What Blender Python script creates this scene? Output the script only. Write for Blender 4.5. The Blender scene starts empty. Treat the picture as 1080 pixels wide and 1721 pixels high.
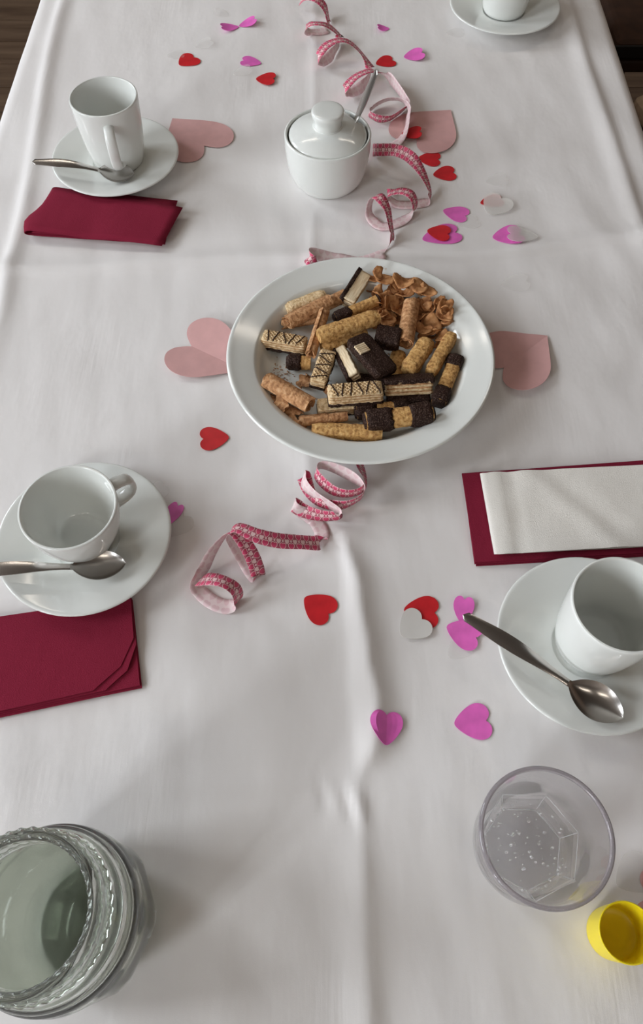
import bpy, bmesh, math, random
from mathutils import Vector, Matrix, Quaternion, noise
random.seed(7)
PI = math.pi
C = bpy.context.scene.collection
SC = bpy.context.scene

# ------------------------------------------------------------------ camera, light, exposure
T = 0.75                                   # height of the table surface
cam_data = bpy.data.cameras.new('camera')
cam = bpy.data.objects.new('camera', cam_data); C.objects.link(cam)
cam.location = (0, 0, T + 0.60)
cam.rotation_euler = (math.radians(90 - 60.6), 0, 0)
cam_data.sensor_fit = 'VERTICAL'; cam_data.sensor_height = 36.0
cam_data.lens = 36.0 * 1290.0 / 1721.0
cam_data.clip_start = 0.01
SC.camera = cam
SC.view_settings.view_transform = 'Standard'; SC.view_settings.look = 'None'
SC.view_settings.gamma = 1.0; SC.view_settings.use_curve_mapping = False
SC.view_settings.exposure = -0.16
world = bpy.data.worlds.new('world'); SC.world = world; world.use_nodes = True
world.node_tree.nodes['Background'].inputs[0].default_value = (0.75, 0.85, 1.0, 1)
world.node_tree.nodes['Background'].inputs[1].default_value = 0.6
def window_light(name, y, z, sy, sz, power, col):
    d = bpy.data.lights.new(name, 'AREA'); d.shape = 'RECTANGLE'; d.size = sz; d.size_y = sy
    d.energy = power; d.color = col
    o = bpy.data.objects.new(name, d); C.objects.link(o)
    o.location = (-2.34, y, z); o.rotation_euler = (0, -PI/2, 0)
    return o
WIN = [(1.75, 1.0), (0.1, 1.0), (-2.10, 1.0)]          # centre y and width of the three windows on the left
for i, (wy, ww) in enumerate(WIN):
    window_light('daylight', wy, 1.95, ww, 1.25, (53, 54, 114)[i], (0.90, 0.95, 1.0))
def lamp_light(x, y, power):
    d = bpy.data.lights.new('lamp_light', 'AREA'); d.shape = 'RECTANGLE'; d.size = 0.9; d.size_y = 0.10
    d.energy = power; d.color = (1.0, 0.90, 0.78)
    o = bpy.data.objects.new('lamp_light', d); C.objects.link(o); o.location = (x, y, 2.60)
for lx, ly in ((-0.75, -1.3), (0.9, -1.3), (-0.75, 1.9), (0.9, 1.9)):
    lamp_light(lx, ly, 4)

# ------------------------------------------------------------------ helpers
class X:                                    # arithmetic on shader sockets
    nt = None
    def __init__(s, v): s.v = v
    @staticmethod
    def op(name, *a):
        n = X.nt.nodes.new('ShaderNodeMath'); n.operation = name
        for i, q in enumerate(a):
            q = q.v if isinstance(q, X) else q
            if isinstance(q, (int, float)): n.inputs[i].default_value = q
            else: X.nt.links.new(q, n.inputs[i])
        return X(n.outputs[0])
    def __add__(a, b): return X.op('ADD', a, b)
    def __sub__(a, b): return X.op('SUBTRACT', a, b)
    def __mul__(a, b): return X.op('MULTIPLY', a, b)
    def __truediv__(a, b): return X.op('DIVIDE', a, b)
    def abs(a): return X.op('ABSOLUTE', a)
    def sqrt(a): return X.op('SQRT', a)
    def frac(a): return X.op('FRACT', a)
    def lt(a, b): return X.op('LESS_THAN', a, b)
    def gt(a, b): return X.op('GREATER_THAN', a, b)
    def mx(a, b): return X.op('MAXIMUM', a, b)

def new_mat(name, color=(.8, .8, .8), rough=.5, **kw):
    m = bpy.data.materials.new(name); m.use_nodes = True
    b = m.node_tree.nodes['Principled BSDF']
    b.inputs['Base Color'].default_value = (*color, 1); b.inputs['Roughness'].default_value = rough
    for k, v in kw.items(): b.inputs[k.replace('_', ' ')].default_value = v
    return m
def bsdf(m): return m.node_tree.nodes['Principled BSDF']
def N(m, t, **kw):
    n = m.node_tree.nodes.new(t)
    for k, v in kw.items(): setattr(n, k, v)
    return n
def L(m, a, b): m.node_tree.links.new(a, b)
def noise_tex(m, scale, detail=3, vec='Object', stretch=(1, 1, 1), rough=.5):
    tc = N(m, 'ShaderNodeTexCoord'); mp = N(m, 'ShaderNodeMapping'); mp.inputs['Scale'].default_value = stretch
    L(m, tc.outputs[vec], mp.inputs[0])
    n = N(m, 'ShaderNodeTexNoise'); n.inputs['Scale'].default_value = scale; n.inputs['Detail'].default_value = detail
    n.inputs['Roughness'].default_value = rough
    L(m, mp.outputs[0], n.inputs['Vector'])
    return n
def ramp(m, sock, stops):
    r = N(m, 'ShaderNodeValToRGB'); e = r.color_ramp.elements
    while len(e) < len(stops): e.new(.5)
    for q, (p, c) in zip(e, stops): q.position = p; q.color = (*c, 1)
    L(m, sock, r.inputs[0]); return r
def bump(m, sock, strength, dist=.001):
    b = N(m, 'ShaderNodeBump'); b.inputs['Strength'].default_value = strength; b.inputs['Distance'].default_value = dist
    L(m, sock, b.inputs['Height'])
    prev = bsdf(m).inputs['Normal']
    if prev.is_linked: L(m, prev.links[0].from_socket, b.inputs['Normal'])
    L(m, b.outputs[0], prev)
    return b

def obj(name, verts, faces, mat, parent=None, smooth=True, loc=None, mats=None, fm=None, uv=None):
    me = bpy.data.meshes.new(name); me.from_pydata([tuple(v) for v in verts], [], faces)
    if mats:
        for q in mats: me.materials.append(q)
    elif mat: me.materials.append(mat)
    if fm:
        for p, k in zip(me.polygons, fm): p.material_index = k
    if smooth:
        for p in me.polygons: p.use_smooth = True
    if uv:
        lay = me.uv_layers.new(name='uv')
        for p in me.polygons:
            for li in p.loop_indices: lay.data[li].uv = uv[me.loops[li].vertex_index]
    me.update()
    o = bpy.data.objects.new(name, me); C.objects.link(o)
    if parent: o.parent = parent
    if loc: o.location = loc
    return o
def fix_normals(o):
    bm = bmesh.new(); bm.from_mesh(o.data); bmesh.ops.recalc_face_normals(bm, faces=bm.faces); bm.to_mesh(o.data); bm.free()
    return o
def sharp(o, deg=35):
    bm = bmesh.new(); bm.from_mesh(o.data)
    for e in bm.edges:
        if len(e.link_faces) == 2 and e.calc_face_angle(0) > math.radians(deg): e.smooth = False
    bm.to_mesh(o.data); bm.free(); return o
def tag(o, label=None, cat=None, group=None, kind=None):
    if label: o['label'] = label
    if cat: o['category'] = cat
    if group: o['group'] = group
    if kind: o['kind'] = kind
    return o
def thing(name, label, cat, loc=(0, 0, 0), rot=(0, 0, 0), group=None):
    o = bpy.data.objects.new(name, None); C.objects.link(o); o.empty_display_size = .01
    o.location = loc; o.rotation_euler = rot
    return tag(o, label, cat, group)
def lathe_data(prof, n=64, rfun=None, close=False):
    V, F = [], []; m = len(prof)
    for i, (r, z) in enumerate(prof):
        for k in range(n):
            a = 2*PI*k/n
            rr = rfun(r, z, a, i) if rfun else r
            V.append((rr*math.cos(a), rr*math.sin(a), z))
    rng = m if close else m-1
    for i in range(rng):
        j = (i+1) % m
        for k in range(n):
            F.append((i*n+k, i*n+(k+1) % n, j*n+(k+1) % n, j*n+k))
    return V, F
def smooth_profile(pts, sub=4):
    out = []
    for i in range(len(pts)-1):
        p0 = pts[max(i-1, 0)]; p1 = pts[i]; p2 = pts[i+1]; p3 = pts[min(i+2, len(pts)-1)]
        for s in range(sub):
            t = s/sub
            out.append(tuple(.5*((2*b)+(-a+c)*t+(2*a-5*b+4*c-d)*t*t+(-a+3*b-3*c+d)*t**3) for a, b, c, d in zip(p0, p1, p2, p3)))
    out.append(tuple(pts[-1])); return out
def lathe(name, prof, mat, parent=None, n=72, rfun=None, sm=3, loc=None):
    if sm: prof = [(max(r, 0), z) for r, z in smooth_profile(prof, sm)]
    V, F = lathe_data(prof, n, rfun)
    o = obj(name, V, F, mat, parent, loc=loc)
    bm = bmesh.new(); bm.from_mesh(o.data); bmesh.ops.remove_doubles(bm, verts=bm.verts, dist=1e-6)
    bmesh.ops.recalc_face_normals(bm, faces=bm.faces); bm.to_mesh(o.data); bm.free()
    for p in o.data.polygons: p.use_smooth = True
    return o
def tube_data(path, rx, ry=None, n=10, up=Vector((0, 0, 1)), caps=True):
    ry = ry or rx; V, F = [], []; m = len(path); P = [Vector(p) for p in path]
    for i in range(m):
        t = (P[min(i+1, m-1)]-P[max(i-1, 0)]).normalized()
        s = t.cross(up)
        if s.length < 1e-4: s = t.cross(Vector((1, 0, 0)))
        s.normalize(); u = s.cross(t)
        a1 = rx(i/(m-1)) if callable(rx) else rx; b1 = ry(i/(m-1)) if callable(ry) else ry
        for k in range(n):
            a = 2*PI*k/n; V.append(P[i]+s*(a1*math.cos(a))+u*(b1*math.sin(a)))
    for i in range(m-1):
        for k in range(n): F.append((i*n+k, i*n+(k+1) % n, (i+1)*n+(k+1) % n, (i+1)*n+k))
    if caps: F.append(tuple(range(n))[::-1]); F.append(tuple((m-1)*n+k for k in range(n)))
    return V, F
def box_data(x0, x1, y0, y1, z0, z1):
    V = [(x, y, z) for z in (z0, z1) for y in (y0, y1) for x in (x0, x1)]
    return V, [(0, 2, 3, 1), (4, 5, 7, 6), (0, 1, 5, 4), (2, 6, 7, 3), (0, 4, 6, 2), (1, 3, 7, 5)]
def add(vf, acc):
    k = len(acc[0]); acc[0].extend(vf[0]); acc[1].extend(tuple(i+k for i in f) for f in vf[1]); return acc
def bevel_mod(o, w, seg=2):
    b = o.modifiers.new('bevel', 'BEVEL'); b.width = w; b.segments = seg; b.limit_method = 'ANGLE'; return o
def solidify(o, t, offset=-1):
    s = o.modifiers.new('solid', 'SOLIDIFY'); s.thickness = t; s.offset = offset; return o
def catmull(pts, sub):
    return [Vector(p) for p in smooth_profile([tuple(p) for p in pts], sub)]

# ------------------------------------------------------------------ materials
M = {}
m = M['cloth'] = new_mat('white_linen', (.80, .775, .765), .75)
wr = noise_tex(m, 1, 4, stretch=(170, 9, 9)); msk = noise_tex(m, 7, 2)
mr = ramp(m, msk.outputs[0], [(.52, (0, 0, 0)), (.68, (1, 1, 1))])
mul = N(m, 'ShaderNodeMath', operation='MULTIPLY'); L(m, wr.outputs[0], mul.inputs[0]); L(m, mr.outputs[0], mul.inputs[1])
bump(m, mul.outputs[0], .22, .0016)
big = noise_tex(m, 26, 3, stretch=(1.4, .7, 1)); bump(m, big.outputs[0], .22, .004)
wv = noise_tex(m, 1500, 1); bump(m, wv.outputs[0], .08, .0004)
m = M['ceramic'] = new_mat('white_glazed_porcelain', (.765, .782, .752), .12)
bsdf(m).inputs['Specular IOR Level'].default_value = .55
m = M['ceramic_foot'] = new_mat('unglazed_porcelain', (.70, .70, .66), .6)
m = M['steel'] = new_mat('brushed_steel', (.50, .475, .45), .22, Metallic=1.0)
nz = noise_tex(m, 1, 2, stretch=(60, 900, 900)); bump(m, nz.outputs[0], .05, .0003)
def napkin_mat(name, col, sc=1400):
    m = new_mat(name, col, .9); bsdf(m).inputs['Specular IOR Level'].default_value = .12
    v = N(m, 'ShaderNodeTexVoronoi'); v.inputs['Scale'].default_value = sc
    tc = N(m, 'ShaderNodeTexCoord'); L(m, tc.outputs['Object'], v.inputs['Vector'])
    bump(m, v.outputs[0], .35, .0006)
    n2 = noise_tex(m, 40, 3); bump(m, n2.outputs[0], .25, .003)
    return m
M['napkin_red'] = napkin_mat('wine_red_paper', (.225, .016, .040))
M['napkin_white'] = napkin_mat('white_paper', (.82, .79, .74))
def flat_mat(name, col, rough=.5, var=.12, sc=90):
    m = new_mat(name, col, rough); n = noise_tex(m, sc, 2)
    r = ramp(m, n.outputs[0], [(.3, tuple(c*(1-var) for c in col)), (.7, tuple(min(1, c*(1+var*.6)) for c in col))])
    L(m, r.outputs[0], bsdf(m).inputs['Base Color']); return m
M['red'] = flat_mat('red_confetti_plastic', (.62, .018, .026), .35)
M['pink'] = flat_mat('magenta_confetti_plastic', (.82, .155, .56), .4)
M['card'] = flat_mat('dusty_pink_card', (.67, .385, .375), .75, .05)
M['clear'] = new_mat('clear_confetti_plastic', (.86, .84, .82), .25, Alpha=.13)
M['milky'] = new_mat('milky_confetti_plastic', (.84, .82, .79), .35, Alpha=.45)
M['white'] = new_mat('whitish_confetti_plastic', (.84, .82, .79), .35, Alpha=.78)
M['yellow'] = new_mat('yellow_plastic', (.90, .72, .012), .35)
bsdf(M['yellow']).inputs['Subsurface Weight'].default_value = .15
bsdf(M['yellow']).inputs['Subsurface Radius'].default_value = (.01, .008, .001)
M['glass'] = new_mat('clear_jug_glass', (.86, .90, .86), .015, IOR=1.48, Alpha=.95)
bsdf(M['glass']).inputs['Transmission Weight'].default_value = 1
M['plastic'] = new_mat('clear_tumbler_plastic', (.95, .94, .955), .02, IOR=1.22, Alpha=.72)
M['rim'] = new_mat('refraction_dark_rim', (.62, .58, .61), .08, IOR=1.46, Alpha=.9)  # clear rim; its refraction darkness is put into the colour
bsdf(M['rim']).inputs['Transmission Weight'].default_value = .75
bsdf(M['plastic']).inputs['Transmission Weight'].default_value = 1
M['water'] = new_mat('water', (.97, .985, .98), .0, IOR=1.33, Alpha=.25)
bsdf(M['water']).inputs['Transmission Weight'].default_value = 1
M['jug_water'] = new_mat('water_in_green_tinted_glass', (.50, .53, .45), .0, IOR=1.33, Alpha=.92)
bsdf(M['jug_water']).inputs['Transmission Weight'].default_value = 1
M['edge_glint'] = new_mat('painted_edge_glint', (.92, .92, .93), .1, Alpha=.55)  # pale colour for painted refraction highlights in the tumbler
M['bubble'] = new_mat('gas_bubble', (1, 1, 1), .0, IOR=1.05)
bsdf(M['bubble']).inputs['Transmission Weight'].default_value = .55
# printed ribbon: three rows of hearts
m = M['print'] = new_mat('heart_print_ribbon', (.6, .1, .2), .4)
X.nt = m.node_tree
uvn = N(m, 'ShaderNodeUVMap'); sp = N(m, 'ShaderNodeSeparateXYZ'); L(m, uvn.outputs[0], sp.inputs[0])
U_, V_ = X(sp.outputs[0]), X(sp.outputs[1])
def heart_field(u, v, period, shift, v0, size):
    x = ((u/period + shift).frac() - .5) * (period/size)
    y = (v - v0) * (1.0/size)
    a = x.abs(); y2 = y - a.sqrt()*.55 + .22
    return (x*x + y2*y2).sqrt()
f1 = heart_field(U_, V_, .56, 0, .79, .25); f3 = heart_field(U_, V_, .56, 0, .17, .25)
f2 = heart_field(U_, V_, .56, .5, .48, .19)
f4 = heart_field(U_, V_, .56, 0, .49, .09)
dark = f1.lt(.74).mx(f3.lt(.74)); outline = f1.lt(.88).mx(f3.lt(.88)).mx(f2.lt(.78)).mx(f4.lt(.75))
def mixc(m, fac, a, b):
    n = N(m, 'ShaderNodeMix', data_type='RGBA'); L(m, fac.v, n.inputs[0])
    for k, q in ((6, a), (7, b)):
        if isinstance(q, tuple): n.inputs[k].default_value = (*q, 1)
        else: L(m, q, n.inputs[k])
    return n.outputs[2]
c1 = mixc(m, outline, (.42, .075, .125), (.86, .62, .62))
c2 = mixc(m, dark, c1, (.66, .07, .165))
L(m, c2, bsdf(m).inputs['Base Color'])
m = M['ribbon_back'] = new_mat('pale_ribbon_back', (.80, .64, .645), .5)
X.nt = m.node_tree
uvn = N(m, 'ShaderNodeUVMap'); sp = N(m, 'ShaderNodeSeparateXYZ'); L(m, uvn.outputs[0], sp.inputs[0])
g = heart_field(X(sp.outputs[0]), X(sp.outputs[1]), .56, 0, .79, .25).lt(.9).mx(heart_field(X(sp.outputs[0]), X(sp.outputs[1]), .56, 0, .17, .25).lt(.9))
L(m, mixc(m, g, (.80, .66, .66), (.74, .54, .56)), bsdf(m).inputs['Base Color'])
# biscuits
def biscuit(name, cols, sc=160, bs=.6, bsc=500, stretch=(1, 1, 1), rough=.8):
    m = new_mat(name, cols[1], rough); n = noise_tex(m, sc, 4, stretch=stretch)
    r = ramp(m, n.outputs[0], [(.30, cols[0]), (.52, cols[1]), (.72, cols[2])])
    L(m, r.outputs[0], bsdf(m).inputs['Base Color'])
    n2 = noise_tex(m, bsc, 3, stretch=stretch); bump(m, n2.outputs[0], bs, .0012); return m
M['golden'] = biscuit('golden_baked_wafer', ((.24, .10, .025), (.60, .335, .11), (.72, .47, .20)), 300, .6, 520)
M['ivory'] = biscuit('ivory_wafer', ((.46, .28, .12), (.76, .56, .32), (.86, .69, .45)), 330, .7, 700)
m = M['tan'] = biscuit('tan_rolled_wafer', ((.22, .085, .03), (.52, .265, .115), (.68, .42, .23)), 260, .7, 480)
br = N(m, 'ShaderNodeTexBrick'); br.inputs['Scale'].default_value = 1.0
br.inputs['Brick Width'].default_value = .0016; br.inputs['Row Height'].default_value = .0016; br.inputs['Mortar Size'].default_value = .0003
uvn = N(m, 'ShaderNodeUVMap'); L(m, uvn.outputs[0], br.inputs['Vector']); bump(m, br.outputs['Fac'], -1, .0012)
M['flake'] = biscuit('thin_brown_flake', ((.26, .095, .03), (.46, .21, .075), (.60, .32, .14)), 200, .5, 380)
M['choc'] = biscuit('dark_chocolate', ((.014, .005, .003), (.028, .012, .008), (.15, .10, .08)), 900, .9, 900, rough=.5)
bsdf(M['choc']).inputs['Specular IOR Level'].default_value = .15
M['cream'] = biscuit('cream_wafer_core', ((.58, .40, .22), (.83, .68, .46), (.90, .78, .58)), 250, .5, 600, (.2, 1, 1))
# room
def wood(name, a, b, c, rough, st):
    m = new_mat(name, b, rough); n = noise_tex(m, 3, 5, stretch=st, rough=.6)
    r = ramp(m, n.outputs[0], [(.33, a), (.5, b), (.68, c)]); L(m, r.outputs[0], bsdf(m).inputs['Base Color'])
    bump(m, n.outputs[0], .2, .002); return m
M['plank'] = wood('brown_floorboard', (.075, .045, .027), (.135, .086, .055), (.195, .130, .085), .45, (.7, 9, 9))
M['joint'] = new_mat('dark_floor_joint', (.03, .02, .014), .8)
M['chairwood'] = wood('dark_stained_wood', (.012, .006, .004), (.024, .011, .007), (.04, .019, .012), .4, (1, 12, 12))
M['darkpad'] = flat_mat('dark_brown_upholstery', (.050, .020, .009), .8, .25, 40)
M['edge_shade'] = new_mat('shaded_seat_edge', (.006, .006, .006), .5)  # near-black colour painting the seat's shaded side
M['beigepad'] = flat_mat('beige_upholstery', (.50, .38, .27), .85, .2, 60)
M['redpad'] = flat_mat('dark_red_fabric', (.055, .004, .006), .85, .2, 60)
M['wall'] = flat_mat('warm_painted_plaster', (.36, .30, .255), .9, .05, 3)
M['wallwood'] = wood('brown_wall_panelling', (.10, .06, .035), (.17, .105, .065), (.23, .15, .10), .5, (6, 6, .6))
M['ceil'] = flat_mat('cream_ceiling_paint', (.16, .13, .105), .9, .05, 3)
M['frame'] = new_mat('white_window_frame', (.75, .74, .72), .4)
M['lampmat'] = new_mat('white_lamp_housing', (.8, .79, .76), .4)
# ------------------------------------------------------------------ the room
RX0, RX1, RY0, RY1, RZ = -2.3, 2.7, -3.0, 4.4, 2.7
def struct(name, vf, mat, parent=None, **kw):
    o = obj(name, vf[0], vf[1], mat, parent, smooth=False, **kw)
    if not parent: o['kind'] = 'structure'
    return o
floor = struct('floor', box_data(RX0, RX1, RY0, RY1, -.06, -.012), M['joint'])
pw, rowi, y = .118, 0, RY0
plank_mesh = {}
while y < RY1 - .01:
    x = RX0 - random.random()*1.2
    while x < RX1:
        ln = 1.30; x0, x1 = max(x, RX0), min(x+ln, RX1)
        if x1-x0 > .05:
            key = round(x1-x0, 2)
            w_ = min(pw, RY1-y)
            if abs(w_-pw) > .001: key = None
            if key and key in plank_mesh:
                o = bpy.data.objects.new('floorboard', plank_mesh[key]); C.objects.link(o); o.parent = floor
            else:
                o = obj('floorboard', *box_data(0, x1-x0-.002, 0, w_-.003, -.012, 0), M['plank'], floor, smooth=False)
                if key: plank_mesh[key] = o.data
            o.location = (x0, y, random.uniform(-.0006, .0006))
        x += ln
    y += pw
struct('ceiling', box_data(RX0, RX1, RY0, RY1, RZ, RZ+.08), M['ceil'])
struct('wall_right', box_data(RX1, RX1+.1, RY0, RY1, 0, RZ), M['wallwood'])
struct('wall_back', box_data(RX0, RX1, RY1, RY1+.1, 0, RZ), M['wall'])
struct('wall_front', box_data(RX0, RX1, RY0-.1, RY0, 0, RZ), M['wall'])
acc = ([], [])
ys = [RY0]
for wy, ww in sorted(WIN): ys += [wy-ww/2, wy+ww/2]
ys.append(RY1)
for i in range(len(ys)-1):
    if i % 2 == 0: add(box_data(RX0-.12, RX0, ys[i], ys[i+1], 0, RZ), acc)
    else:
        add(box_data(RX0-.12, RX0, ys[i], ys[i+1], 0, 1.30), acc); add(box_data(RX0-.12, RX0, ys[i], ys[i+1], 2.60, RZ), acc)
struct('wall_left', acc, M['wall'])
for i, (wy, ww) in enumerate(WIN):
    acc = ([], [])
    a, b = wy-ww/2, wy+ww/2
    for y0, y1, z0, z1 in ((a, a+.05, 1.3, 2.6), (b-.05, b, 1.3, 2.6), (a, b, 1.3, 1.35), (a, b, 2.55, 2.6), (wy-.02, wy+.02, 1.35, 2.55), (a+.05, b-.05, 2.10, 2.13)):
        add(box_data(RX0-.03, RX0+.01, y0, y1, z0, z1), acc)
    struct('window_%d' % (i+1), acc, M['frame'])
for nm, bx in (('baseboard_right', (RX1-.02, RX1, RY0, RY1, 0, .1)), ('baseboard_left', (RX0, RX0+.02, RY0, RY1, 0, .1)),
               ('baseboard_back', (RX0+.02, RX1-.02, RY1-.02, RY1, 0, .1)), ('baseboard_front', (RX0+.02, RX1-.02, RY0, RY0+.02, 0, .1))):
    struct(nm, box_data(*bx), M['chairwood'])
for i, (lx, ly) in enumerate(((-.75, -1.3), (.9, -1.3), (-.75, 1.9), (.9, 1.9))):
    o = obj('ceiling_lamp', *box_data(lx-.5, lx+.5, ly-.09, ly+.09, 2.615, 2.70), M['lampmat'], smooth=False)
    bevel_mod(o, .015); tag(o, 'white strip lamp on the ceiling above the dining room', 'lamp', 'ceiling strip lamps')

# ------------------------------------------------------------------ table and cloth
TX0, TX1, TY0, TY1 = -.405, .401, -.48, 1.66
tb = thing('dining_table', 'long wooden dining table hidden under the white tablecloth', 'table', (0, 0, 0))
o = obj('tabletop', *box_data(TX0+.004, TX1-.004, TY0+.004, TY1-.004, T-.034, T-.006), M['chairwood'], tb, smooth=False)
for x in (TX0+.05, TX1-.05):
    for y in (TY0+.06, TY1-.06):
        obj('leg', *box_data(x-.028, x+.028, y-.028, y+.028, 0, T-.034), M['chairwood'], tb, smooth=False)

# round footprints under which the cloth lies flat: plate, saucers, sugar bowl, jug, tumbler
PLATE = (.0375, .4985)
FEET = [(PLATE[0], PLATE[1], .085), (-.243, .812, .048), (-.203, .305, .048), (.214, .210, .048), (.2545, 1.136, .048),
        (.007, .790, .042), (-.164, .015, .056), (.1425, .060, .036), (.198, .007, .02)]
def sstep(a, b, t):
    t = min(1, max(0, (t-a)/(b-a))); return t*t*(3-2*t)
def interp(pts, t):
    if t <= pts[0][0]: return pts[0][1]
    for (a, p), (b, q) in zip(pts, pts[1:]):
        if t <= b:
            k = (t-a)/(b-a); k = k*k*(3-2*k); return p+(q-p)*k
    return pts[-1][1]
FOLD_X = [(-.5, .034), (-.045, .031), (.108, .029), (.235, .024), (.303, .018), (.376, -.012), (.931, -.009), (1.7, -.010)]
FOLD_Y = [(-.41, .636), (-.334, .640), (-.043, .658), (.144, .661), (.361, .690), (.41, .695)]
BULGE = [(.107, .030), (.135, .040), (.166, .0425), (.205, .0365), (.2575, .0305), (.311, .020), (.36, .010)]
LEFT_X = [(-.5, -.30), (.40, -.322), (.56, -.336), (.663, -.342), (1.16, -.371), (1.7, -.385)]
RIGHT_X = [(-.5, .37), (.696, .362), (1.085, .352), (1.7, .345)]
def tent(d, w, a): return a*math.exp(-math.sqrt(d*d+ (.25*w)**2)/w+.25)
def cloth_h(x, y):
    mk = 1.0
    for fx, fy, fr in FEET:
        mk = min(mk, sstep(fr, fr+.035, math.hypot(x-fx, y-fy)))
    h = 0.0
    d = x-interp(FOLD_X, y)
    k = sstep(.108, .135, y)*(1-sstep(.27, .335, y))              # high bulge between the two cross folds
    xl = .0265-.055*max(0, y-.112); xr = interp(BULGE, y)
    if k > 0:
        if x < xl: b = .18*math.exp((x-xl)/.012)
        elif x < xr: b = .18+.82*((x-xl)/(xr-xl))
        else: b = math.exp(-((x-xr)/.013)**1.5)
        h += .0082*k*b
    h += tent(d, .006, .0017)*(1-.8*k)
    k2 = (1-sstep(.03, .10, y))
    h += k2*.0022*math.exp(-((d+.004)/.013)**2)
    # pucker where the folds cross
    pk = math.exp(-((y-.090)/.014)**2); tw = (y-.090)*.25
    h += pk*(.0026*math.exp(-((x-.0265+tw)/.0050)**2) - .0013*math.exp(-((x-.0195+tw*1.5)/.0035)**2) + .0010*math.exp(-((x-.0125)/.006)**2))
    h -= .0013*math.exp(-((y-.096)/.010)**2)*math.exp(-((x-.0020+tw)/.0030)**2)
    d = y-interp(FOLD_Y, x)
    amp = .0048+.0016*noise.noise((x*9, 3.1, 0))
    h += amp*math.exp(-(d/.016)**2)*(1 if d > 0 else 1) if d > 0 else amp*math.exp(-(d/.006)**2)
    d = y-.104
    h += tent(d, .008, .0012)*(.6+.4*noise.noise((x*7, 9, 2)))
    d = x-interp(LEFT_X, y); kl = sstep(.45, .62, y)
    h += kl*(.0042*math.exp(-(d/.011)**2) if d > 0 else .0042*math.exp(-(d/.007)**2))
    d = x-interp(RIGHT_X, y); kr = sstep(.60, .75, y)
    h += kr*(.0040*math.exp(-(d/.014)**2) if d < 0 else .0040*math.exp(-(d/.008)**2))
    # shallow buckling, strongest towards the right edge
    rr = sstep(.20, .33, x)*sstep(.40, .50, y)*(1-sstep(.75, .9, y))
    h += (.0008+.0032*rr)*noise.noise((x*17+y*5, y*13-x*8, .7))
    ll = 1-sstep(-.40, -.33, x)
    h += .0025*ll*noise.noise((x*20, y*14, 4.2))
    h += .0012*noise.noise((x*8, y*6, 1.7))
    h += .0005*noise.noise((x*40+y*8, y*9, 5.7))
    return h*mk
def cloth_section():
    xs = []
    out = []
    n = 200
    for i in range(n+1): xs.append(TX0+.010+(TX1-TX0-.020)*i/n)
    left = [('h', TX0-.004-.010*k/14, -.010-.24*k/14) for k in range(14, 0, -1)]
    cl = [('c', TX0+.010-.014*math.sin(a), -.010*(1-math.cos(a))) for a in (PI/2, PI/3, PI/6)]
    mid = [('m', x, 0) for x in xs]
    cr = [('c', TX1-.010+.014*math.sin(a), -.010*(1-math.cos(a))) for a in (PI/6, PI/3, PI/2)]
    right = [('h', TX1+.004+.010*k/14, -.010-.24*k/14) for k in range(1, 15)]
    return left+cl+mid+cr+right
sec = cloth_section(); V, F = [], []
ny = 520; ya, yb = TY0, TY1
for j in range(ny+1):
    y = ya+(yb-ya)*j/ny
    for k, x, z in sec:
        if k == 'm':
            V.append((x, y, cloth_h(x, y)))
        elif k == 'c': V.append((x, y, z+cloth_h(x, y)*.5))
        else:
            amt = min(1, (-z-.010)/.24)
            wob = amt*(.012+.014*math.sin(y*19+(1 if x > 0 else 4))+.006*math.sin(y*41))
            V.append((x+(wob if x > 0 else -wob), y, z))
m_ = len(sec)
for j in range(ny):
    for i in range(m_-1): F.append((j*m_+i, j*m_+i+1, (j+1)*m_+i+1, (j+1)*m_+i))
cl = obj('tablecloth', V, F, M['cloth'], loc=(0, 0, T))
tag(cl, 'white tablecloth with pressed fold lines covering the long table', 'tablecloth')

def on(x, y, dz=0.0):                       # a point lying on the cloth
    return (x, y, T+cloth_h(x, y)+dz)

# ------------------------------------------------------------------ crockery
def saucer(name, x, y, label, R=.074, fun=None):
    s = R/.074
    top = [(0, .0075), (.020, .0075), (.0265, .0078), (.0285, .0092), (.031, .0096), (.040, .0108), (.055, .0150), (.068, .0180), (.0725, .0188)]
    bot = [(.0740, .0180), (.0728, .0168), (.060, .0130), (.045, .0070), (.041, .0040), (.0405, .0008), (.0385, .0002), (.037, .0010), (.036, .0036), (.020, .0040), (0, .0040)]
    o = lathe('saucer', [(r*s, z) for r, z in top+bot], M['ceramic'], n=96, sm=3, loc=(x, y, T+.0004))
    return tag(o, label, 'saucer', 'white saucers under the cups')
def mug(x, y, z, ang, label):
    t = thing('coffee_mug', label, 'cup', (x, y, z), (0, 0, ang), 'tall white coffee cups')
    prof = [(0, .0022), (.020, .0022), (.0245, .0004), (.0268, .0002), (.0285, .0022), (.0305, .008), (.0335, .025), (.0360, .050), (.0372, .070), (.0375, .0782),
            (.0366, .0795), (.0353, .0785), (.0346, .068), (.0335, .050), (.0308, .026), (.0275, .011), (.020, .0062), (0, .0058)]
    lathe('body', prof, M['ceramic'], t, n=96)
    path = catmull([(.0335, 0, .066), (.043, 0, .0655), (.051, 0, .060), (.0545, 0, .048), (.0530, 0, .034), (.047, 0, .024), (.0375, 0, .0195), (.0315, 0, .0185)], 6)
    V, F = tube_data(path, .0030, .0058, 14, up=Vector((0, 1, 0)))
    V = [(v.x, v.y, v.z) for v in V]
    fix_normals(obj('handle', V, F, M['ceramic'], t))
    return t
SA = .0079
saucer('saucer', -.243, .812, 'white saucer under the tall cup beside the crumpled wine-red napkin')
saucer('saucer', -.203, .305, 'white saucer under the low wide cup, resting over a wine-red napkin stack')
saucer('saucer', .214, .210, 'white saucer below the white napkin, with a spoon hanging over its rim')
saucer('saucer', .2545, 1.1375, 'white saucer at the far end of the table, cut by the top edge', .0760)
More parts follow.
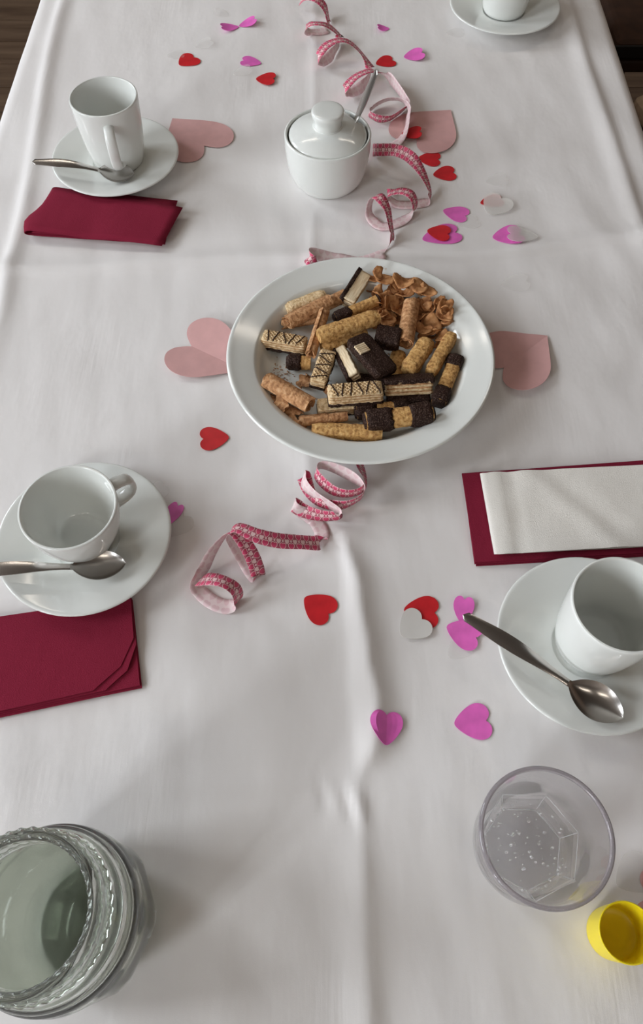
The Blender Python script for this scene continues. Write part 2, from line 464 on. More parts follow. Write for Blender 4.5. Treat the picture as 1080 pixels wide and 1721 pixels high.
mug(-.2405, .8145, T+SA+.0008, math.radians(-78), 'tall white cup with its handle towards the viewer, above the crumpled red napkin')
mug(.2170, .2130, T+SA+.0008, math.radians(8), 'tall white cup below the white napkin, dark and empty inside')
mug(.2545, 1.1385, T+SA+.0012, math.radians(60), 'white cup at the far end of the table, only its lower half in view')
def low_cup(x, y, z, ang, label):
    t = thing('low_cup', label, 'cup', (x, y, z), (0, 0, ang))
    prof = [(0, .0022), (.016, .0022), (.0205, .0004), (.0225, .0002), (.0238, .003), (.0262, .009), (.0310, .018), (.0358, .031), (.0385, .045), (.0395, .0560),
            (.0385, .0575), (.0370, .0562), (.0358, .044), (.0330, .031), (.0285, .019), (.022, .0095), (.014, .0065), (0, .0062)]
    lathe('body', prof, M['ceramic'], t, n=96)
    path = catmull([(.0350, 0, .0500), (.044, 0, .0505), (.0525, 0, .0470), (.0550, 0, .0390), (.0520, 0, .0310), (.044, 0, .0270), (.0335, 0, .0260)], 6)
    V, F = tube_data(path, .0026, .0064, 14, up=Vector((0, 1, 0)))
    fix_normals(obj('handle', V, F, M['ceramic'], t))
    # dried tea ring on the cup floor
    return t
low_cup(-.2035, .3060, T+SA+.0008, math.radians(38), 'low wide white cup with round handle, empty, on the saucer over the red napkins')

# sugar bowl
sb = thing('sugar_bowl', 'round white lidded sugar bowl with a spoon sticking out', 'sugar bowl', (.007, .790, T+.0006))
prof = [(0, .003), (.028, .003), (.0325, .0004), (.035, .0002), (.0385, .004), (.0430, .012), (.0465, .026), (.0482, .042), (.0487, .0575), (.0483, .0598),
        (.0470, .0605), (.0456, .0590), (.0453, .050), (.0452, .042), (.0436, .026), (.039, .012), (.028, .008), (0, .008)]
lathe('bowl', prof, M['ceramic'], sb, n=96)
NA = math.atan2(.026, .033)
def notch(r, z, a, i):
    d = abs((a-NA+PI) % (2*PI)-PI)
    if d < .26 and r > .036: return .036+(r-.036)*sstep(.15, .26, d)
    return r
lid = lathe('lid', [(0, .0640), (.020, .0640), (.032, .0610), (.041, .0565), (.0432, .0565), (.0436, .0585), (.0405, .0612), (.031, .0655), (.021, .0682), (.0165, .0690), (.0150, .0700), (0, .0700)], M['ceramic'], sb, n=120, rfun=notch, sm=3)
lathe('knob', [(0, .0668), (.0150, .0668), (.0152, .0700), (.0158, .0760), (.0178, .0820), (.0182, .0850), (.0165, .0872), (.010, .0880), (0, .0881)], M['ceramic'], lid, n=64, sm=4)

# dinner plate
pl = [(0, .0080), (.070, .0080), (.085, .0088), (.0930, .0130), (.0980, .0200), (.1020, .0240), (.1065, .0256), (.120, .0290), (.1265, .0308),
      (.1285, .0302), (.1283, .0288), (.118, .0248), (.106, .0208), (.099, .0140), (.090, .0066), (.078, .0048), (.0755, .0006), (.0725, .0004), (.070, .0042), (.04, .0050), (0, .0050)]
o = lathe('dinner_plate', pl, M['ceramic'], n=160, sm=4, loc=(PLATE[0], PLATE[1], T+.0004))
tag(o, 'large round white plate heaped with wafers and biscuits', 'plate')

# ------------------------------------------------------------------ spoons
def spoon(bowl_tip, handle_tip, label, length, roll=0, bw=.0145, hw=.0062, neck_rise=.010, group='teaspoons on the saucers'):
    A, B = Vector(bowl_tip), Vector(handle_tip)
    ax = (B-A).normalized(); side = Vector((0, 0, 1)).cross(ax).normalized(); up = ax.cross(side)
    q = Quaternion(ax, roll); side = q @ side; up = q @ up
    Ls = (B-A).length
    bl = .044*length/.135
    def half(s):
        if s < bl:
            t = s/bl; return bw*max(.02, (math.sin(PI*min(1, t*1.02+.0))**.62)*(1-.10*t))*(1 if t < .8 else 1) if t < .85 else max(.0028, bw*(math.sin(PI*min(1, t*1.02))**.62)*(1-.10*t))
        k = (s-bl)/(Ls-bl)
        b = .0027+(hw-.0027)*sstep(.02, .55, k)-hw*.34*sstep(.60, 1.0, k)
        return b*(1 if k < .965 else max(.12, math.sqrt(max(0, 1-((k-.965)/.035)**2))))
    def mid(s):
        if s < bl: return 0.0
        k = (s-bl)/(Ls-bl); return neck_rise*math.sin(PI*k)*.55*(1-k*.4)
    def dep(s):
        if s < bl:
            t = s/bl; return .0062*math.sin(PI*t)**.8
        return 0.0
    def part(s0, s1, n):
        V, F = [], []; m = 13
        for i in range(n+1):
            s = s0+(s1-s0)*i/n; h = half(s)
            for layer in (0, 1):
                for k in range(m):
                    t = -1+2*k/(m-1)
                    z = mid(s)-dep(s)*(1-t*t)
                    th = .0014*(1-.35*t*t) if layer else 0
                    crown = .0006*(1-t*t) if (s >= bl and not layer) else 0
                    V.append(A+ax*s+side*(h*t)+up*(z-th+crown))
        w2 = 2*m
        for i in range(n):
            for k in range(m-1):
                a = i*w2+k; F.append((a, a+1, a+w2+1, a+w2)); a += m; F.append((a, a+w2, a+w2+1, a+1))
            a = i*w2; F.append((a, a+w2, a+w2+m, a+m)); a += m-1; F.append((a, a+m, a+w2+m, a+w2))
        F.append(tuple(list(range(m))+[m+k for k in range(m-1, -1, -1)])); e = n*w2
        F.append(tuple([e+k for k in range(m-1, -1, -1)]+[e+m+k for k in range(m)]))
        o = V, F; return o
    t = thing('teaspoon', label, 'spoon', A, (0, 0, 0), group)
    for nm, s0, s1, n in (('bowl', 0.0, bl, 26), ('handle', bl, Ls, 30)):
        V, F = part(s0, s1, n); o = obj(nm, [v-A for v in V], F, M['steel'], t); fix_normals(o); sharp(o, 50)
    return t
spoon((-.2165, .7760, T+.0190), (-.330, .7785, T+.0330), 'steel teaspoon on the far left saucer, its handle above the crumpled red napkin', .125, roll=math.radians(-16), bw=.0140, hw=.0052)
spoon((-.1630, .2765, T+.0225), (-.300, .2625, T+.0315), 'steel teaspoon lying in front of the low wide cup', .137, roll=math.radians(0), bw=.0140, hw=.0062)
spoon((.2254, .1476, T+.0240), (.1124, .2282, T+.0290), 'steel teaspoon whose handle reaches over magenta confetti hearts', .14, roll=math.radians(-8), bw=.0150, hw=.0060)
spoon((.020, .801, T+.018), (.0600, .8130, T+.1180), 'steel spoon standing upright in the lidded sugar bowl', .11, roll=math.radians(180), bw=.011, hw=.0068, neck_rise=0, group=None)
# ------------------------------------------------------------------ paper napkins
def sheet(corners, acc, nx=14, ny=8, bulge=0.0, seed=0, joinL=None):
    FL, FR, BR, BL = [Vector(c) for c in corners]; k = len(acc[0])
    for j in range(ny+1):
        for i in range(nx+1):
            u, v = i/nx, j/ny
            p = (FL*(1-u)+FR*u)*(1-v)+(BL*(1-u)+BR*u)*v
            p.z += bulge*math.sin(PI*u)*(.6+.4*math.sin(PI*v))+.0006*noise.noise((p.x*38, p.y*38, seed*3.3))
            acc[0].append(p)
    w_ = nx+1
    for j in range(ny):
        for i in range(nx): acc[1].append((k+j*w_+i, k+j*w_+i+1, k+(j+1)*w_+i+1, k+(j+1)*w_+i))
    return k, nx, ny
def fold_left(acc, a, b, out=.006, seg=5):     # joins the left edges of two sheets by a round fold
    (ka, nx, ny), (kb, _, _) = a, b; base = len(acc[0])
    for j in range(ny+1):
        p, q = acc[0][ka+j*(nx+1)], acc[0][kb+j*(nx+1)]
        c = (p+q)/2; h = (q-p)/2; d = Vector((-(out(j/ny) if callable(out) else out), 0, 0))
        for s in range(1, seg): acc[0].append(c-h*math.cos(PI*s/seg)+d*math.sin(PI*s/seg))
    def idx(j, s):
        if s == 0: return ka+j*(nx+1)
        if s == seg: return kb+j*(nx+1)
        return base+j*(seg-1)+s-1
    for j in range(ny):
        for s in range(seg): acc[1].append((idx(j, s), idx(j+1, s), idx(j+1, s+1), idx(j, s+1)))
def napkin(acc, mat, label, group=None, th=.0005):
    o0 = acc[0][0].copy(); o0.z = 0
    o = obj('paper_napkin', [v-o0 for v in acc[0]], acc[1], mat, loc=(o0.x, o0.y, T))
    fix_normals(o)
    if th: solidify(o, th, 0)
    return tag(o, label, 'napkin', group)
acc = ([], [])
a = sheet([(-.324, .692, .0030), (-.174, .679, .0020), (-.171, .751, .0020), (-.310, .769, .0030)], acc, bulge=.000, seed=1)
b = sheet([(-.322, .690, .0085), (-.176, .676, .0045), (-.166, .748, .0045), (-.307, .764, .0085)], acc, bulge=.0010, seed=2)
c = sheet([(-.3225, .6885, .0125), (-.176, .6705, .0070), (-.1575, .7290, .0105), (-.3060, .7620, .0120)], acc, bulge=.0015, seed=3)
for i in range(c[0], c[0]+(c[1]+1)*(c[2]+1)):           # dent pressed into the front edge
    p = acc[0][i]; d = math.hypot((p.x+.262)/.022, (p.y-.680)/.035); p.z -= .0028*math.exp(-d*d)
fold_left(acc, a, c, lambda v: .0045+.0105*math.exp(-((v-.27)/.24)**2), 7)
napkin(acc, M['napkin_red'], 'wine-red paper napkin loosely folded over, in front of the farther tall cup and saucer')
def poly_stack(layers, mat, label, th, parent=None, name='paper_napkin'):
    acc = ([], [])
    for pts, z in layers:
        n = len(pts); k = len(acc[0])
        # subdivided outline, gently wavy
        out = []
        for i in range(n):
            a_, b_ = Vector(pts[i]), Vector(pts[(i+1) % n])
            for s in range(6): out.append(a_+(b_-a_)*(s/6))
        m = len(out); cx = sum((p for p in out), Vector((0, 0)))/m
        rings = [0, .25, .5, .75, .93, 1.0]
        for zz in (z, z+th):
            kk = len(acc[0])
            for r in rings[1:]:
                for p in out:
                    q = cx+(p-cx)*r; acc[0].append(Vector((q.x, q.y, zz+.0007*noise.noise((q.x*30, q.y*30, z*900)))))
            acc[0].append(Vector((cx.x, cx.y, zz))); ci = len(acc[0])-1
            for r in range(len(rings)-2):
                for i in range(m):
                    j = (i+1) % m; acc[1].append((kk+r*m+i, kk+r*m+j, kk+(r+1)*m+j, kk+(r+1)*m+i))
            for i in range(m): acc[1].append((ci, kk+i, kk+(i+1) % m))
            if zz == z: low = kk+(len(rings)-2)*m
            else: top = kk+(len(rings)-2)*m
        for i in range(m): acc[1].append((low+i, low+(i+1) % m, top+(i+1) % m, top+i))
    o0 = acc[0][0].copy(); o0.z = 0
    o = obj(name, [v-o0 for v in acc[0]], acc[1], mat, parent, loc=(o0.x, o0.y, T)); fix_normals(o); sharp(o, 40)
    return tag(o, label, 'napkin')
base = [(-.315, .139), (-.1420, .1770), (-.1585, .2520), (-.330, .2240)]
poly_stack([(base, .0018), ([(-.3155, .1405), (-.1435, .1785), (-.1590, .2520), (-.330, .2245)], .0031),
            ([(-.316, .1415), (-.1700, .1740), (-.1545, .1900), (-.1500, .2120), (-.1585, .2522), (-.330, .2250)], .0046),
            ([(-.316, .1420), (-.1790, .1735), (-.1600, .1930), (-.1525, .2170), (-.1590, .2524), (-.330, .2250)], .0060)],
           M['napkin_red'], 'stack of wine-red paper napkins under the edge of the low cup\'s saucer', .0011)
poly_stack([([(.1330, .2840), (.300, .2945), (.300, .3880), (.1345, .3560)], .0006), ([(.1315, .2850), (.300, .2950), (.300, .3900), (.1300, .3560)], .0022),
            ([(.1320, .2860), (.300, .2960), (.300, .3905), (.1285, .3760)], .0036)], M['napkin_red'],
           'wine-red paper napkin lying beneath the white napkin', .0012)
acc = ([], [])
a = sheet([(.152, .2925, .0064), (.302, .3010, .0064), (.302, .3840, .0064), (.148, .3740, .0064)], acc, nx=24, ny=14, seed=5)
c = sheet([(.153, .2905, .0112), (.302, .3000, .0106), (.302, .3820, .0106), (.149, .3725, .0112)], acc, nx=24, ny=14, bulge=.0010, seed=6)
for i in range(c[0], c[0]+(c[1]+1)*(c[2]+1)):
    p = acc[0][i]; p.z += .0016*math.exp(-((p.x-.160+.04*(p.y-.33))/.0045)**2)-.0010*math.exp(-((p.x-.170)/.006)**2)
    s = (p.x-.225)-(p.y-.330)*-.9; p.z += .0012*math.exp(-(s/.010)**2)-.0008*math.exp(-((s-.02)/.010)**2)
fold_left(acc, a, c, .0045)
napkin(acc, M['napkin_white'], label='white paper napkin folded in a long strip on top of a wine-red one', th=0)

# ------------------------------------------------------------------ paper and confetti hearts
def heart_outline():
    return smooth_profile([(0, 1.0), (.07, 1.085), (.19, 1.145), (.33, 1.12), (.44, 1.02), (.495, .87), (.495, .71), (.44, .53), (.345, .35), (.22, .17), (.10, .045), (.035, .006), (0, 0)], 4)                              # right half from the notch (0,1) round to the tip (0,0)
HO = heart_outline()
CARD = smooth_profile([(0, 1.0), (.05, 1.10), (.14, 1.22), (.27, 1.26), (.40, 1.17), (.48, .99), (.485, .78), (.42, .57), (.31, .40), (.20, .26), (.10, .13), (0, 0)], 4)
def heart(name, tip, notch_, wl, mat, label, cat, dz=.0008, fold=(0, 0), curl=0.0, th=.0004, group=None, tilt=0, bend=None, conform=True, endlift=0.0):
    Tp, Np = Vector(tip), Vector(notch_); ax = Np-Tp; Lh = ax.length; ax.normalize(); sd = Vector((ax.y, -ax.x))
    W = Lh*wl; V, F = [], []; rows = 14
    org = Tp+ax*Lh*.5
    def P(s, l):                            # s along tip->notch in L, l lateral in W (signed)
        lat = l*W; al = s*Lh
        q = Tp+ax*al+sd*lat
        z = curl*(lat*lat)/(.01*.01)*.001 + abs(lat)*math.tan(fold[0] if lat < 0 else fold[1]) + tilt*(s-.3)*Lh + endlift*s*s*Lh
        if bend and s > bend[0]: z += (s-bend[0])*Lh*bend[1]
        if conform: z += cloth_h(q.x, q.y)
        return Vector((q.x-org.x, q.y-org.y, z+dz))
    OUT = CARD if name == 'card_heart' else HO; n = len(OUT); inner = [0, .33, .66, 1.0]
    for sgn in (1, -1):
        k = len(V)
        for x, y in OUT:
            ym = min(y, 1.0) if abs(x) < .02 else y
            base_s = 1.0*max(0, min(1, y if y < 1 else 1.0))
            for f_ in inner:
                s = base_s+(y-base_s)*f_
                V.append(P(s, sgn*x*f_))
        for i in range(n-1):
            for q in range(3):
                f4 = (k+i*4+q, k+i*4+q+1, k+(i+1)*4+q+1, k+(i+1)*4+q)
                F.append(f4 if sgn > 0 else f4[::-1])
    o = obj(name, V, F, mat, loc=(org.x, org.y, T))
    bm = bmesh.new(); bm.from_mesh(o.data); bmesh.ops.remove_doubles(bm, verts=bm.verts, dist=1e-6)
    bmesh.ops.dissolve_degenerate(bm, edges=bm.edges, dist=1e-6)
    bmesh.ops.recalc_face_normals(bm, faces=bm.faces)
    for e in bm.edges:
        if len(e.link_faces) == 2 and e.calc_face_angle(0) > .12: e.smooth = False
    bm.to_mesh(o.data); bm.free()
    for p in o.data.polygons: p.use_smooth = False
    solidify(o, th, 0); return tag(o, label, cat, group)
GC = 'pale pink card hearts'
heart('card_heart', (-.188, .908), (-.1440, .8540), 1.30, M['card'], 'pale pink card heart half hidden under the saucer of the farther left cup', 'paper heart', .0012, group=GC)
heart('card_heart', (.1640, .9230), (.1180, .8680), 1.22, M['card'], 'pale pink card heart behind the sugar bowl, under a red confetti heart', 'paper heart', .0012, fold=(.02, .02), group=GC)
heart('card_heart', (-.0780, .5000), (-.1320, .5310), 1.28, M['card'], 'pale pink folded card heart sticking out left of the plate', 'paper heart', .0012, fold=(.10, .16), group=GC)
heart('card_heart', (.2320, .5450), (.1830, .5040), 1.30, M['card'], 'pale pink folded card heart sticking out right of the plate', 'paper heart', .0012, fold=(.16, .10), group=GC)
heart('card_heart', (.2665, .015), (.2305, .028), 1.2, M['card'], 'pale pink card heart cut by the frame beside the yellow cap', 'paper heart', .0012, group=GC)
GF = 'confetti hearts strewn over the cloth'
def conf(col, tip, nt, label, wl=1.16, **kw):
    heart('confetti_heart', tip, nt, wl, M[col], label, 'confetti', group=GF, **kw)
conf('pink', (-.1150, 1.1110), (-.1360, 1.1060), 'magenta confetti heart, left one of the pair touching tips near the far edge', .85, endlift=.15)
conf('pink', (-.1145, 1.1130), (-.0945, 1.1210), 'magenta confetti heart, right one of the pair touching tips near the far edge', .85, endlift=.2)
conf('red', (-.189, 1.021), (-.172, 1.038), 'red confetti heart lying farthest left, above the pale pink card heart', 1.3)
conf('pink', (-.081, 1.026), (-.104, 1.032), 'magenta confetti heart just above the bent red one, left of the ribbon', .95)
conf('red', (-.086, .992), (-.064, .990), 'red confetti heart with a bent tip, left of the ribbon curls', 1.25, bend=(.0, .08))
conf('pink', (.0940, 1.108), (.0795, 1.107), 'smallest magenta confetti heart, right of the ribbon at the far end', 1.0, endlift=.2)
conf('red', (.073, 1.025), (.094, 1.034), 'red confetti heart just behind the tip of the sugar spoon', 1.15)
conf('pink', (.111, 1.041), (.134, 1.046), 'magenta confetti heart to the right of the sugar spoon tip', 1.15, endlift=.12)
conf('red', (.099, .872), (.120, .872), 'red confetti heart lying on the pale pink card behind the sugar bowl', 1.1, dz=.0036, endlift=.1)
conf('red', (.117, .829), (.140, .826), 'red confetti heart, upper of two beside the ribbon right of the sugar bowl', 1.15)
conf('red', (.133, .798), (.156, .801), 'red confetti heart, lower of two beside the ribbon right of the sugar bowl', 1.15)
conf('pink', (.140, .736), (.164, .727), 'magenta confetti heart below the two red ones, above the red on magenta pair', 1.0)
conf('pink', (.113, .687), (.150, .699), 'magenta confetti heart underneath a red one near the plate rim', .85)
conf('red', (.119, .700), (.141, .695), 'red confetti heart lying on top of a magenta one near the plate rim', 1.15, dz=.0022)
conf('red', (.184, .748), (.207, .754), 'red confetti heart almost covered by a clear round one', .9)
conf('milky', (.191, .728), (.208, .752), 'clear confetti heart covering a red one', 1.2, dz=.0022, endlift=.06)
conf('pink', (.192, .691), (.221, .694), 'magenta confetti heart partly covered by a milky one', 1.15, endlift=.05)
conf('milky', (.242, .689), (.212, .693), 'milky confetti heart overlapping a magenta one at the cloth fold', .95, dz=.0024, endlift=.06)
conf('red', (-.088, .4195), (-.1115, .4170), 'red confetti heart left below the plate', 1.12, endlift=.02)
conf('red', (-.0140, .2545), (.0055, .2400), 'red confetti heart below the lower ribbon curls, on its own', 1.15)
conf('red', (.0690, .2440), (.0940, .2415), 'red confetti heart behind a milky one, left of the right-hand saucer', 1.15)
conf('white', (.0655, .2205), (.0830, .2350), 'milky confetti heart in front of a red one', 1.25, dz=.0022, curl=.15)
conf('pink', (.1165, .2320), (.1200, .2520), 'magenta confetti heart half folded, at the very tip of the spoon handle', .85, endlift=.1)
conf('pink', (.1035, .2290), (.1260, .2190), 'magenta confetti heart right under the tip of the spoon handle', 1.1, dz=.0022)
conf('clear', (.1030, .2030), (.1180, .2150), 'clear confetti heart under the magenta one by the spoon handle', 1.0)
conf('pink', (.0490, .1320), (.0505, .1545), 'creased magenta confetti heart pointing towards the viewer', 1.13, fold=(.05, .10))
conf('pink', (.1030, .1490), (.1275, .1515), 'flat magenta confetti heart between the creased one and the right saucer', 1.15)
conf('pink', (-.1400, .3220), (-.1295, .3430), 'magenta confetti heart peeping out from under the low cup saucer', .62)
conf('clear', (-.1400, .3140), (-.1230, .3330), 'clear confetti heart beside the low cup saucer, under a magenta one', 1.15, dz=.0006)
conf('clear', (-.1560, .3520), (-.1440, .3640), 'small clear confetti heart behind the low cup saucer', 1.1)
conf('clear', (-.130, 1.140), (-.148, 1.147), 'clear confetti heart behind the magenta pair at the far edge', 1.0, endlift=.1)
conf('clear', (-.172, 1.062), (-.152, 1.072), 'clear confetti heart above the farthest left red one', 1.0, endlift=.12)
conf('clear', (-.208, 1.042), (-.188, 1.046), 'clear confetti heart touching the farthest left red one', 1.0)
conf('clear', (-.116, 1.002), (-.096, 1.010), 'clear confetti heart between a magenta and a bent red one', 1.0, endlift=.12)
conf('clear', (.155, .712), (.176, .719), 'clear confetti heart under the edge of a magenta one near the plate', 1.0)
conf('clear', (.194, .786), (.217, .790), 'clear confetti heart alone, right of the two red ones', 1.0, endlift=.05)
conf('clear', (.193, .618), (.219, .621), 'clear confetti heart alone between the plate and the cloth fold', 1.0, endlift=.05)
conf('clear', (.172, 1.100), (.194, 1.100), 'clear confetti heart in front of the farthest saucer', 1.0)
conf('clear', (.208, .036), (.230, .048), 'clear confetti heart right of the tumbler above the yellow cap', 1.1)

# ------------------------------------------------------------------ curled gift ribbons
RIB_LOW=[
(-0.1024,0.2667,0.0093, -0.00,0.72,-0.70),(-0.0941,0.2627,0.0213, 0.00,0.91,-0.41),(-0.0823,0.2593,0.0256, -0.04,0.93,-0.35),(-0.0721,0.2549,0.0222, 0.26,0.93,-0.27),(-0.0689,0.2517,0.0131, 0.48,0.87,-0.13),(-0.0703,0.2493,0.0024, 0.50,0.82,-0.26),(-0.0781,0.2463,0.0009, 0.23,0.97,-0.03),(-0.0895,0.2494,0.0009, 0.03,1.00,-0.02),(-0.1005,0.2576,0.0009, 0.25,0.97,-0.02),(-0.1068,0.2654,0.0033, 0.27,0.88,-0.40),(-0.1007,0.2774,0.0059, 0.59,0.28,-0.76),(-0.0935,0.2891,0.0154, 0.47,0.27,-0.84),(-0.0821,0.3013,0.0237, 0.10,0.35,-0.93),(-0.0732,0.3028,0.0287, 0.49,0.72,-0.49),(-0.0631,0.2921,0.0245, 0.71,0.66,-0.22),(-0.0566,0.2819,0.0139, 0.78,0.63,-0.01),(-0.0538,0.2737,0.0029, 0.86,0.49,-0.16),(-0.0573,0.2750,0.0009, 0.73,0.69,-0.02),(-0.0674,0.2897,0.0047, 0.58,0.80,-0.19),(-0.0750,0.2987,0.0152, 0.48,0.77,-0.41),(-0.0790,0.3027,0.0236, 0.19,0.74,-0.65),(-0.0710,0.3064,0.0300, 0.03,0.90,-0.44),(-0.0552,0.2987,0.0301, 0.14,0.99,0.02),(-0.0364,0.2972,0.0232, 0.04,0.98,0.18),(-0.0162,0.3007,0.0136, 0.11,0.99,-0.06),(-0.0019,0.3045,0.0046, 0.48,0.85,-0.20),(0.0004,0.3148,0.0009, 0.89,0.46,-0.02),(-0.0019,0.3222,0.0009, 0.89,0.45,-0.02),(-0.0088,0.3315,0.0014, 0.91,0.40,-0.10),(-0.0224,0.3353,0.0105, 0.22,0.17,0.96),(-0.0247,0.3405,0.0091, 0.43,0.79,0.45),(-0.0158,0.3346,0.0082, 0.27,0.58,0.77),(-0.0026,0.3299,0.0083, 0.13,0.34,0.93),(0.0105,0.3282,0.0094, 0.25,0.18,0.95),(0.0157,0.3297,0.0127, 0.10,0.11,0.99),(0.0078,0.3361,0.0147, 0.12,0.03,0.99),(-0.0062,0.3466,0.0157, 0.14,0.02,0.99),(-0.0155,0.3589,0.0141, 0.21,0.37,0.90),(-0.0161,0.3688,0.0118, 0.41,0.77,0.49),(-0.0116,0.3560,0.0095, 0.26,0.82,0.50),(-0.0031,0.3425,0.0123, 0.07,0.36,0.93),(0.0105,0.3369,0.0135, -0.01,0.27,0.96),(0.0261,0.3379,0.0167, -0.04,-0.13,0.99),(0.0374,0.3459,0.0187, 0.05,-0.14,0.99),(0.0354,0.3555,0.0197, 0.05,-0.00,1.00),(0.0247,0.3643,0.0205, 0.23,0.17,0.96),(0.0106,0.3715,0.0215, 0.25,0.08,0.96),(-0.0013,0.3740,0.0217, 0.07,-0.02,1.00),(-0.0051,0.3669,0.0205, 0.23,0.08,0.97),(0.0007,0.3576,0.0193, 0.36,0.07,0.93),(0.0114,0.3489,0.0183, 0.38,0.00,0.93),(0.0245,0.3461,0.0186, 0.23,-0.01,0.97),(0.0355,0.3499,0.0187, 0.02,0.00,1.00),(0.0385,0.3573,0.0185, -0.22,-0.13,0.97),(0.0363,0.3725,0.0143, -0.51,-0.34,0.79),(0.0340,0.3847,0.0111, -0.51,-0.41,0.75),(0.0299,0.3976,0.0081, -0.51,-0.42,0.75),]
RIB_UP=[
(-0.0298,1.1618,0.0092, 0.11,0.98,0.18),(-0.0203,1.1421,0.0249, 0.23,0.96,0.13),(-0.0075,1.1323,0.0272, 0.23,0.96,0.17),(0.0040,1.1300,0.0186, 0.43,0.90,0.09),(0.0089,1.1273,0.0046, 0.20,0.96,-0.21),(0.0085,1.1051,0.0018, 0.24,0.96,0.12),(-0.0051,1.0968,0.0012, 0.12,0.99,0.03),(-0.0167,1.0959,0.0028, 0.18,0.98,-0.03),(-0.0216,1.0873,0.0111, 0.13,0.98,-0.13),(-0.0170,1.0789,0.0214, 0.08,0.99,-0.09),(-0.0065,1.0758,0.0250, 0.11,0.98,-0.15),(0.0083,1.0786,0.0208, 0.24,0.95,-0.18),(0.0221,1.0819,0.0086, 0.18,0.96,-0.21),(0.0252,1.0678,0.0049, 0.16,0.80,0.58),(0.0168,1.0409,0.0039, 0.35,0.83,0.43),(0.0051,1.0254,0.0037, 0.23,0.89,0.39),(-0.0035,1.0192,0.0088, 0.23,0.97,0.12),(-0.0041,1.0088,0.0191, -0.23,0.96,0.16),(0.0050,1.0211,0.0258, -0.22,0.97,0.11),(0.0209,1.0317,0.0274, -0.10,0.99,-0.09),(0.0370,1.0352,0.0232, 0.02,0.99,-0.11),(0.0557,1.0256,0.0109, 0.03,0.99,-0.16),(0.0655,1.0024,0.0031, 0.15,0.94,0.31),(0.0567,0.9708,0.0048, 0.33,0.76,0.56),(0.0422,0.9576,0.0040, 0.22,0.87,0.44),(0.0319,0.9521,0.0082, 0.19,0.98,0.02),(0.0294,0.9409,0.0185, -0.25,0.97,0.07),(0.0399,0.9536,0.0236, -0.19,0.98,-0.06),(0.0526,0.9636,0.0250, -0.08,0.99,-0.15),(0.0660,0.9732,0.0222, 0.11,0.96,-0.26),(0.0842,0.9855,0.0095, -0.35,0.66,-0.67),(0.0958,0.9589,0.0109, -0.28,0.59,-0.76),(0.1049,0.9341,0.0105, -0.30,0.69,-0.66),(0.1083,0.9225,0.0087, -0.34,0.81,-0.48),(0.1037,0.9158,0.0055, 0.06,0.68,-0.73),(0.0858,0.8974,0.0063, 0.02,0.52,-0.85),(0.0693,0.8970,0.0070, -0.03,0.30,-0.95),(0.0603,0.9084,0.0050, -0.10,0.76,-0.64),(0.0669,0.9224,0.0072, 0.15,0.68,-0.72),(0.0830,0.9298,0.0111, 0.16,0.66,-0.73),(0.0996,0.9254,0.0132, 0.07,0.70,-0.72),(0.1080,0.9082,0.0145, -0.15,0.72,-0.67),(0.1073,0.8955,0.0120, -0.19,0.78,-0.60),(0.1041,0.8771,0.0067, -0.18,0.85,-0.49),(0.0955,0.8591,0.0021, -0.42,0.88,-0.22),(0.0796,0.8451,0.0016, 0.03,1.00,0.09),(0.0647,0.8390,0.0036, 0.11,0.99,0.09),(0.0612,0.8228,0.0166, -0.03,0.57,0.82),(0.0680,0.8098,0.0258, -0.03,0.57,0.82),(0.0871,0.8048,0.0289, 0.14,0.81,0.57),(0.1027,0.7911,0.0298, 0.27,0.65,0.71),(0.1156,0.7798,0.0194, 0.23,0.95,0.21),(0.1249,0.7624,0.0083, 0.25,0.94,-0.25),(0.1239,0.7513,0.0037, 0.36,0.91,-0.19),(0.1210,0.7488,0.0017, 0.28,0.96,0.10),(0.1034,0.7443,0.0012, -0.02,1.00,0.02),(0.0857,0.7458,0.0009, 0.05,1.00,-0.02),(0.0781,0.7540,0.0045, 0.13,0.96,-0.23),(0.0761,0.7453,0.0157, -0.04,0.94,-0.34),(0.0889,0.7400,0.0241, 0.13,0.98,-0.13),(0.1008,0.7335,0.0242, 0.37,0.93,0.03),(0.1058,0.7286,0.0142, 0.48,0.88,0.03),(0.1044,0.7292,0.0033, 0.45,0.86,-0.25),(0.0939,0.7188,0.0009, 0.32,0.95,-0.02),(0.0709,0.7082,0.0009, 0.21,0.98,-0.02),(0.0577,0.7186,0.0023, 0.40,0.92,0.05),(0.0541,0.7320,0.0064, 0.54,0.65,-0.53),(0.0567,0.7327,0.0195, 0.49,0.79,-0.37),(0.0628,0.7220,0.0315, 0.84,0.54,0.07),(0.0726,0.7122,0.0237, 0.61,0.72,-0.34),(0.0765,0.7005,0.0126, 0.48,0.71,-0.51),(0.0790,0.6882,0.0034, 0.35,0.84,-0.41),(0.0746,0.6747,0.0020, 0.36,0.93,-0.00),(0.0652,0.6586,0.0009, 0.30,0.95,-0.02),(0.0405,0.6490,0.0009, 0.02,1.00,-0.02),(0.0165,0.6546,0.0016, 0.01,0.99,-0.15),(0.0019,0.6548,0.0050, 0.29,0.95,0.15),(-0.0077,0.6546,0.0092, -0.15,0.97,0.17),(-0.0132,0.6480,0.0112, 0.29,0.64,0.71),(-0.0072,0.6397,0.0033, 0.07,0.98,0.20),]
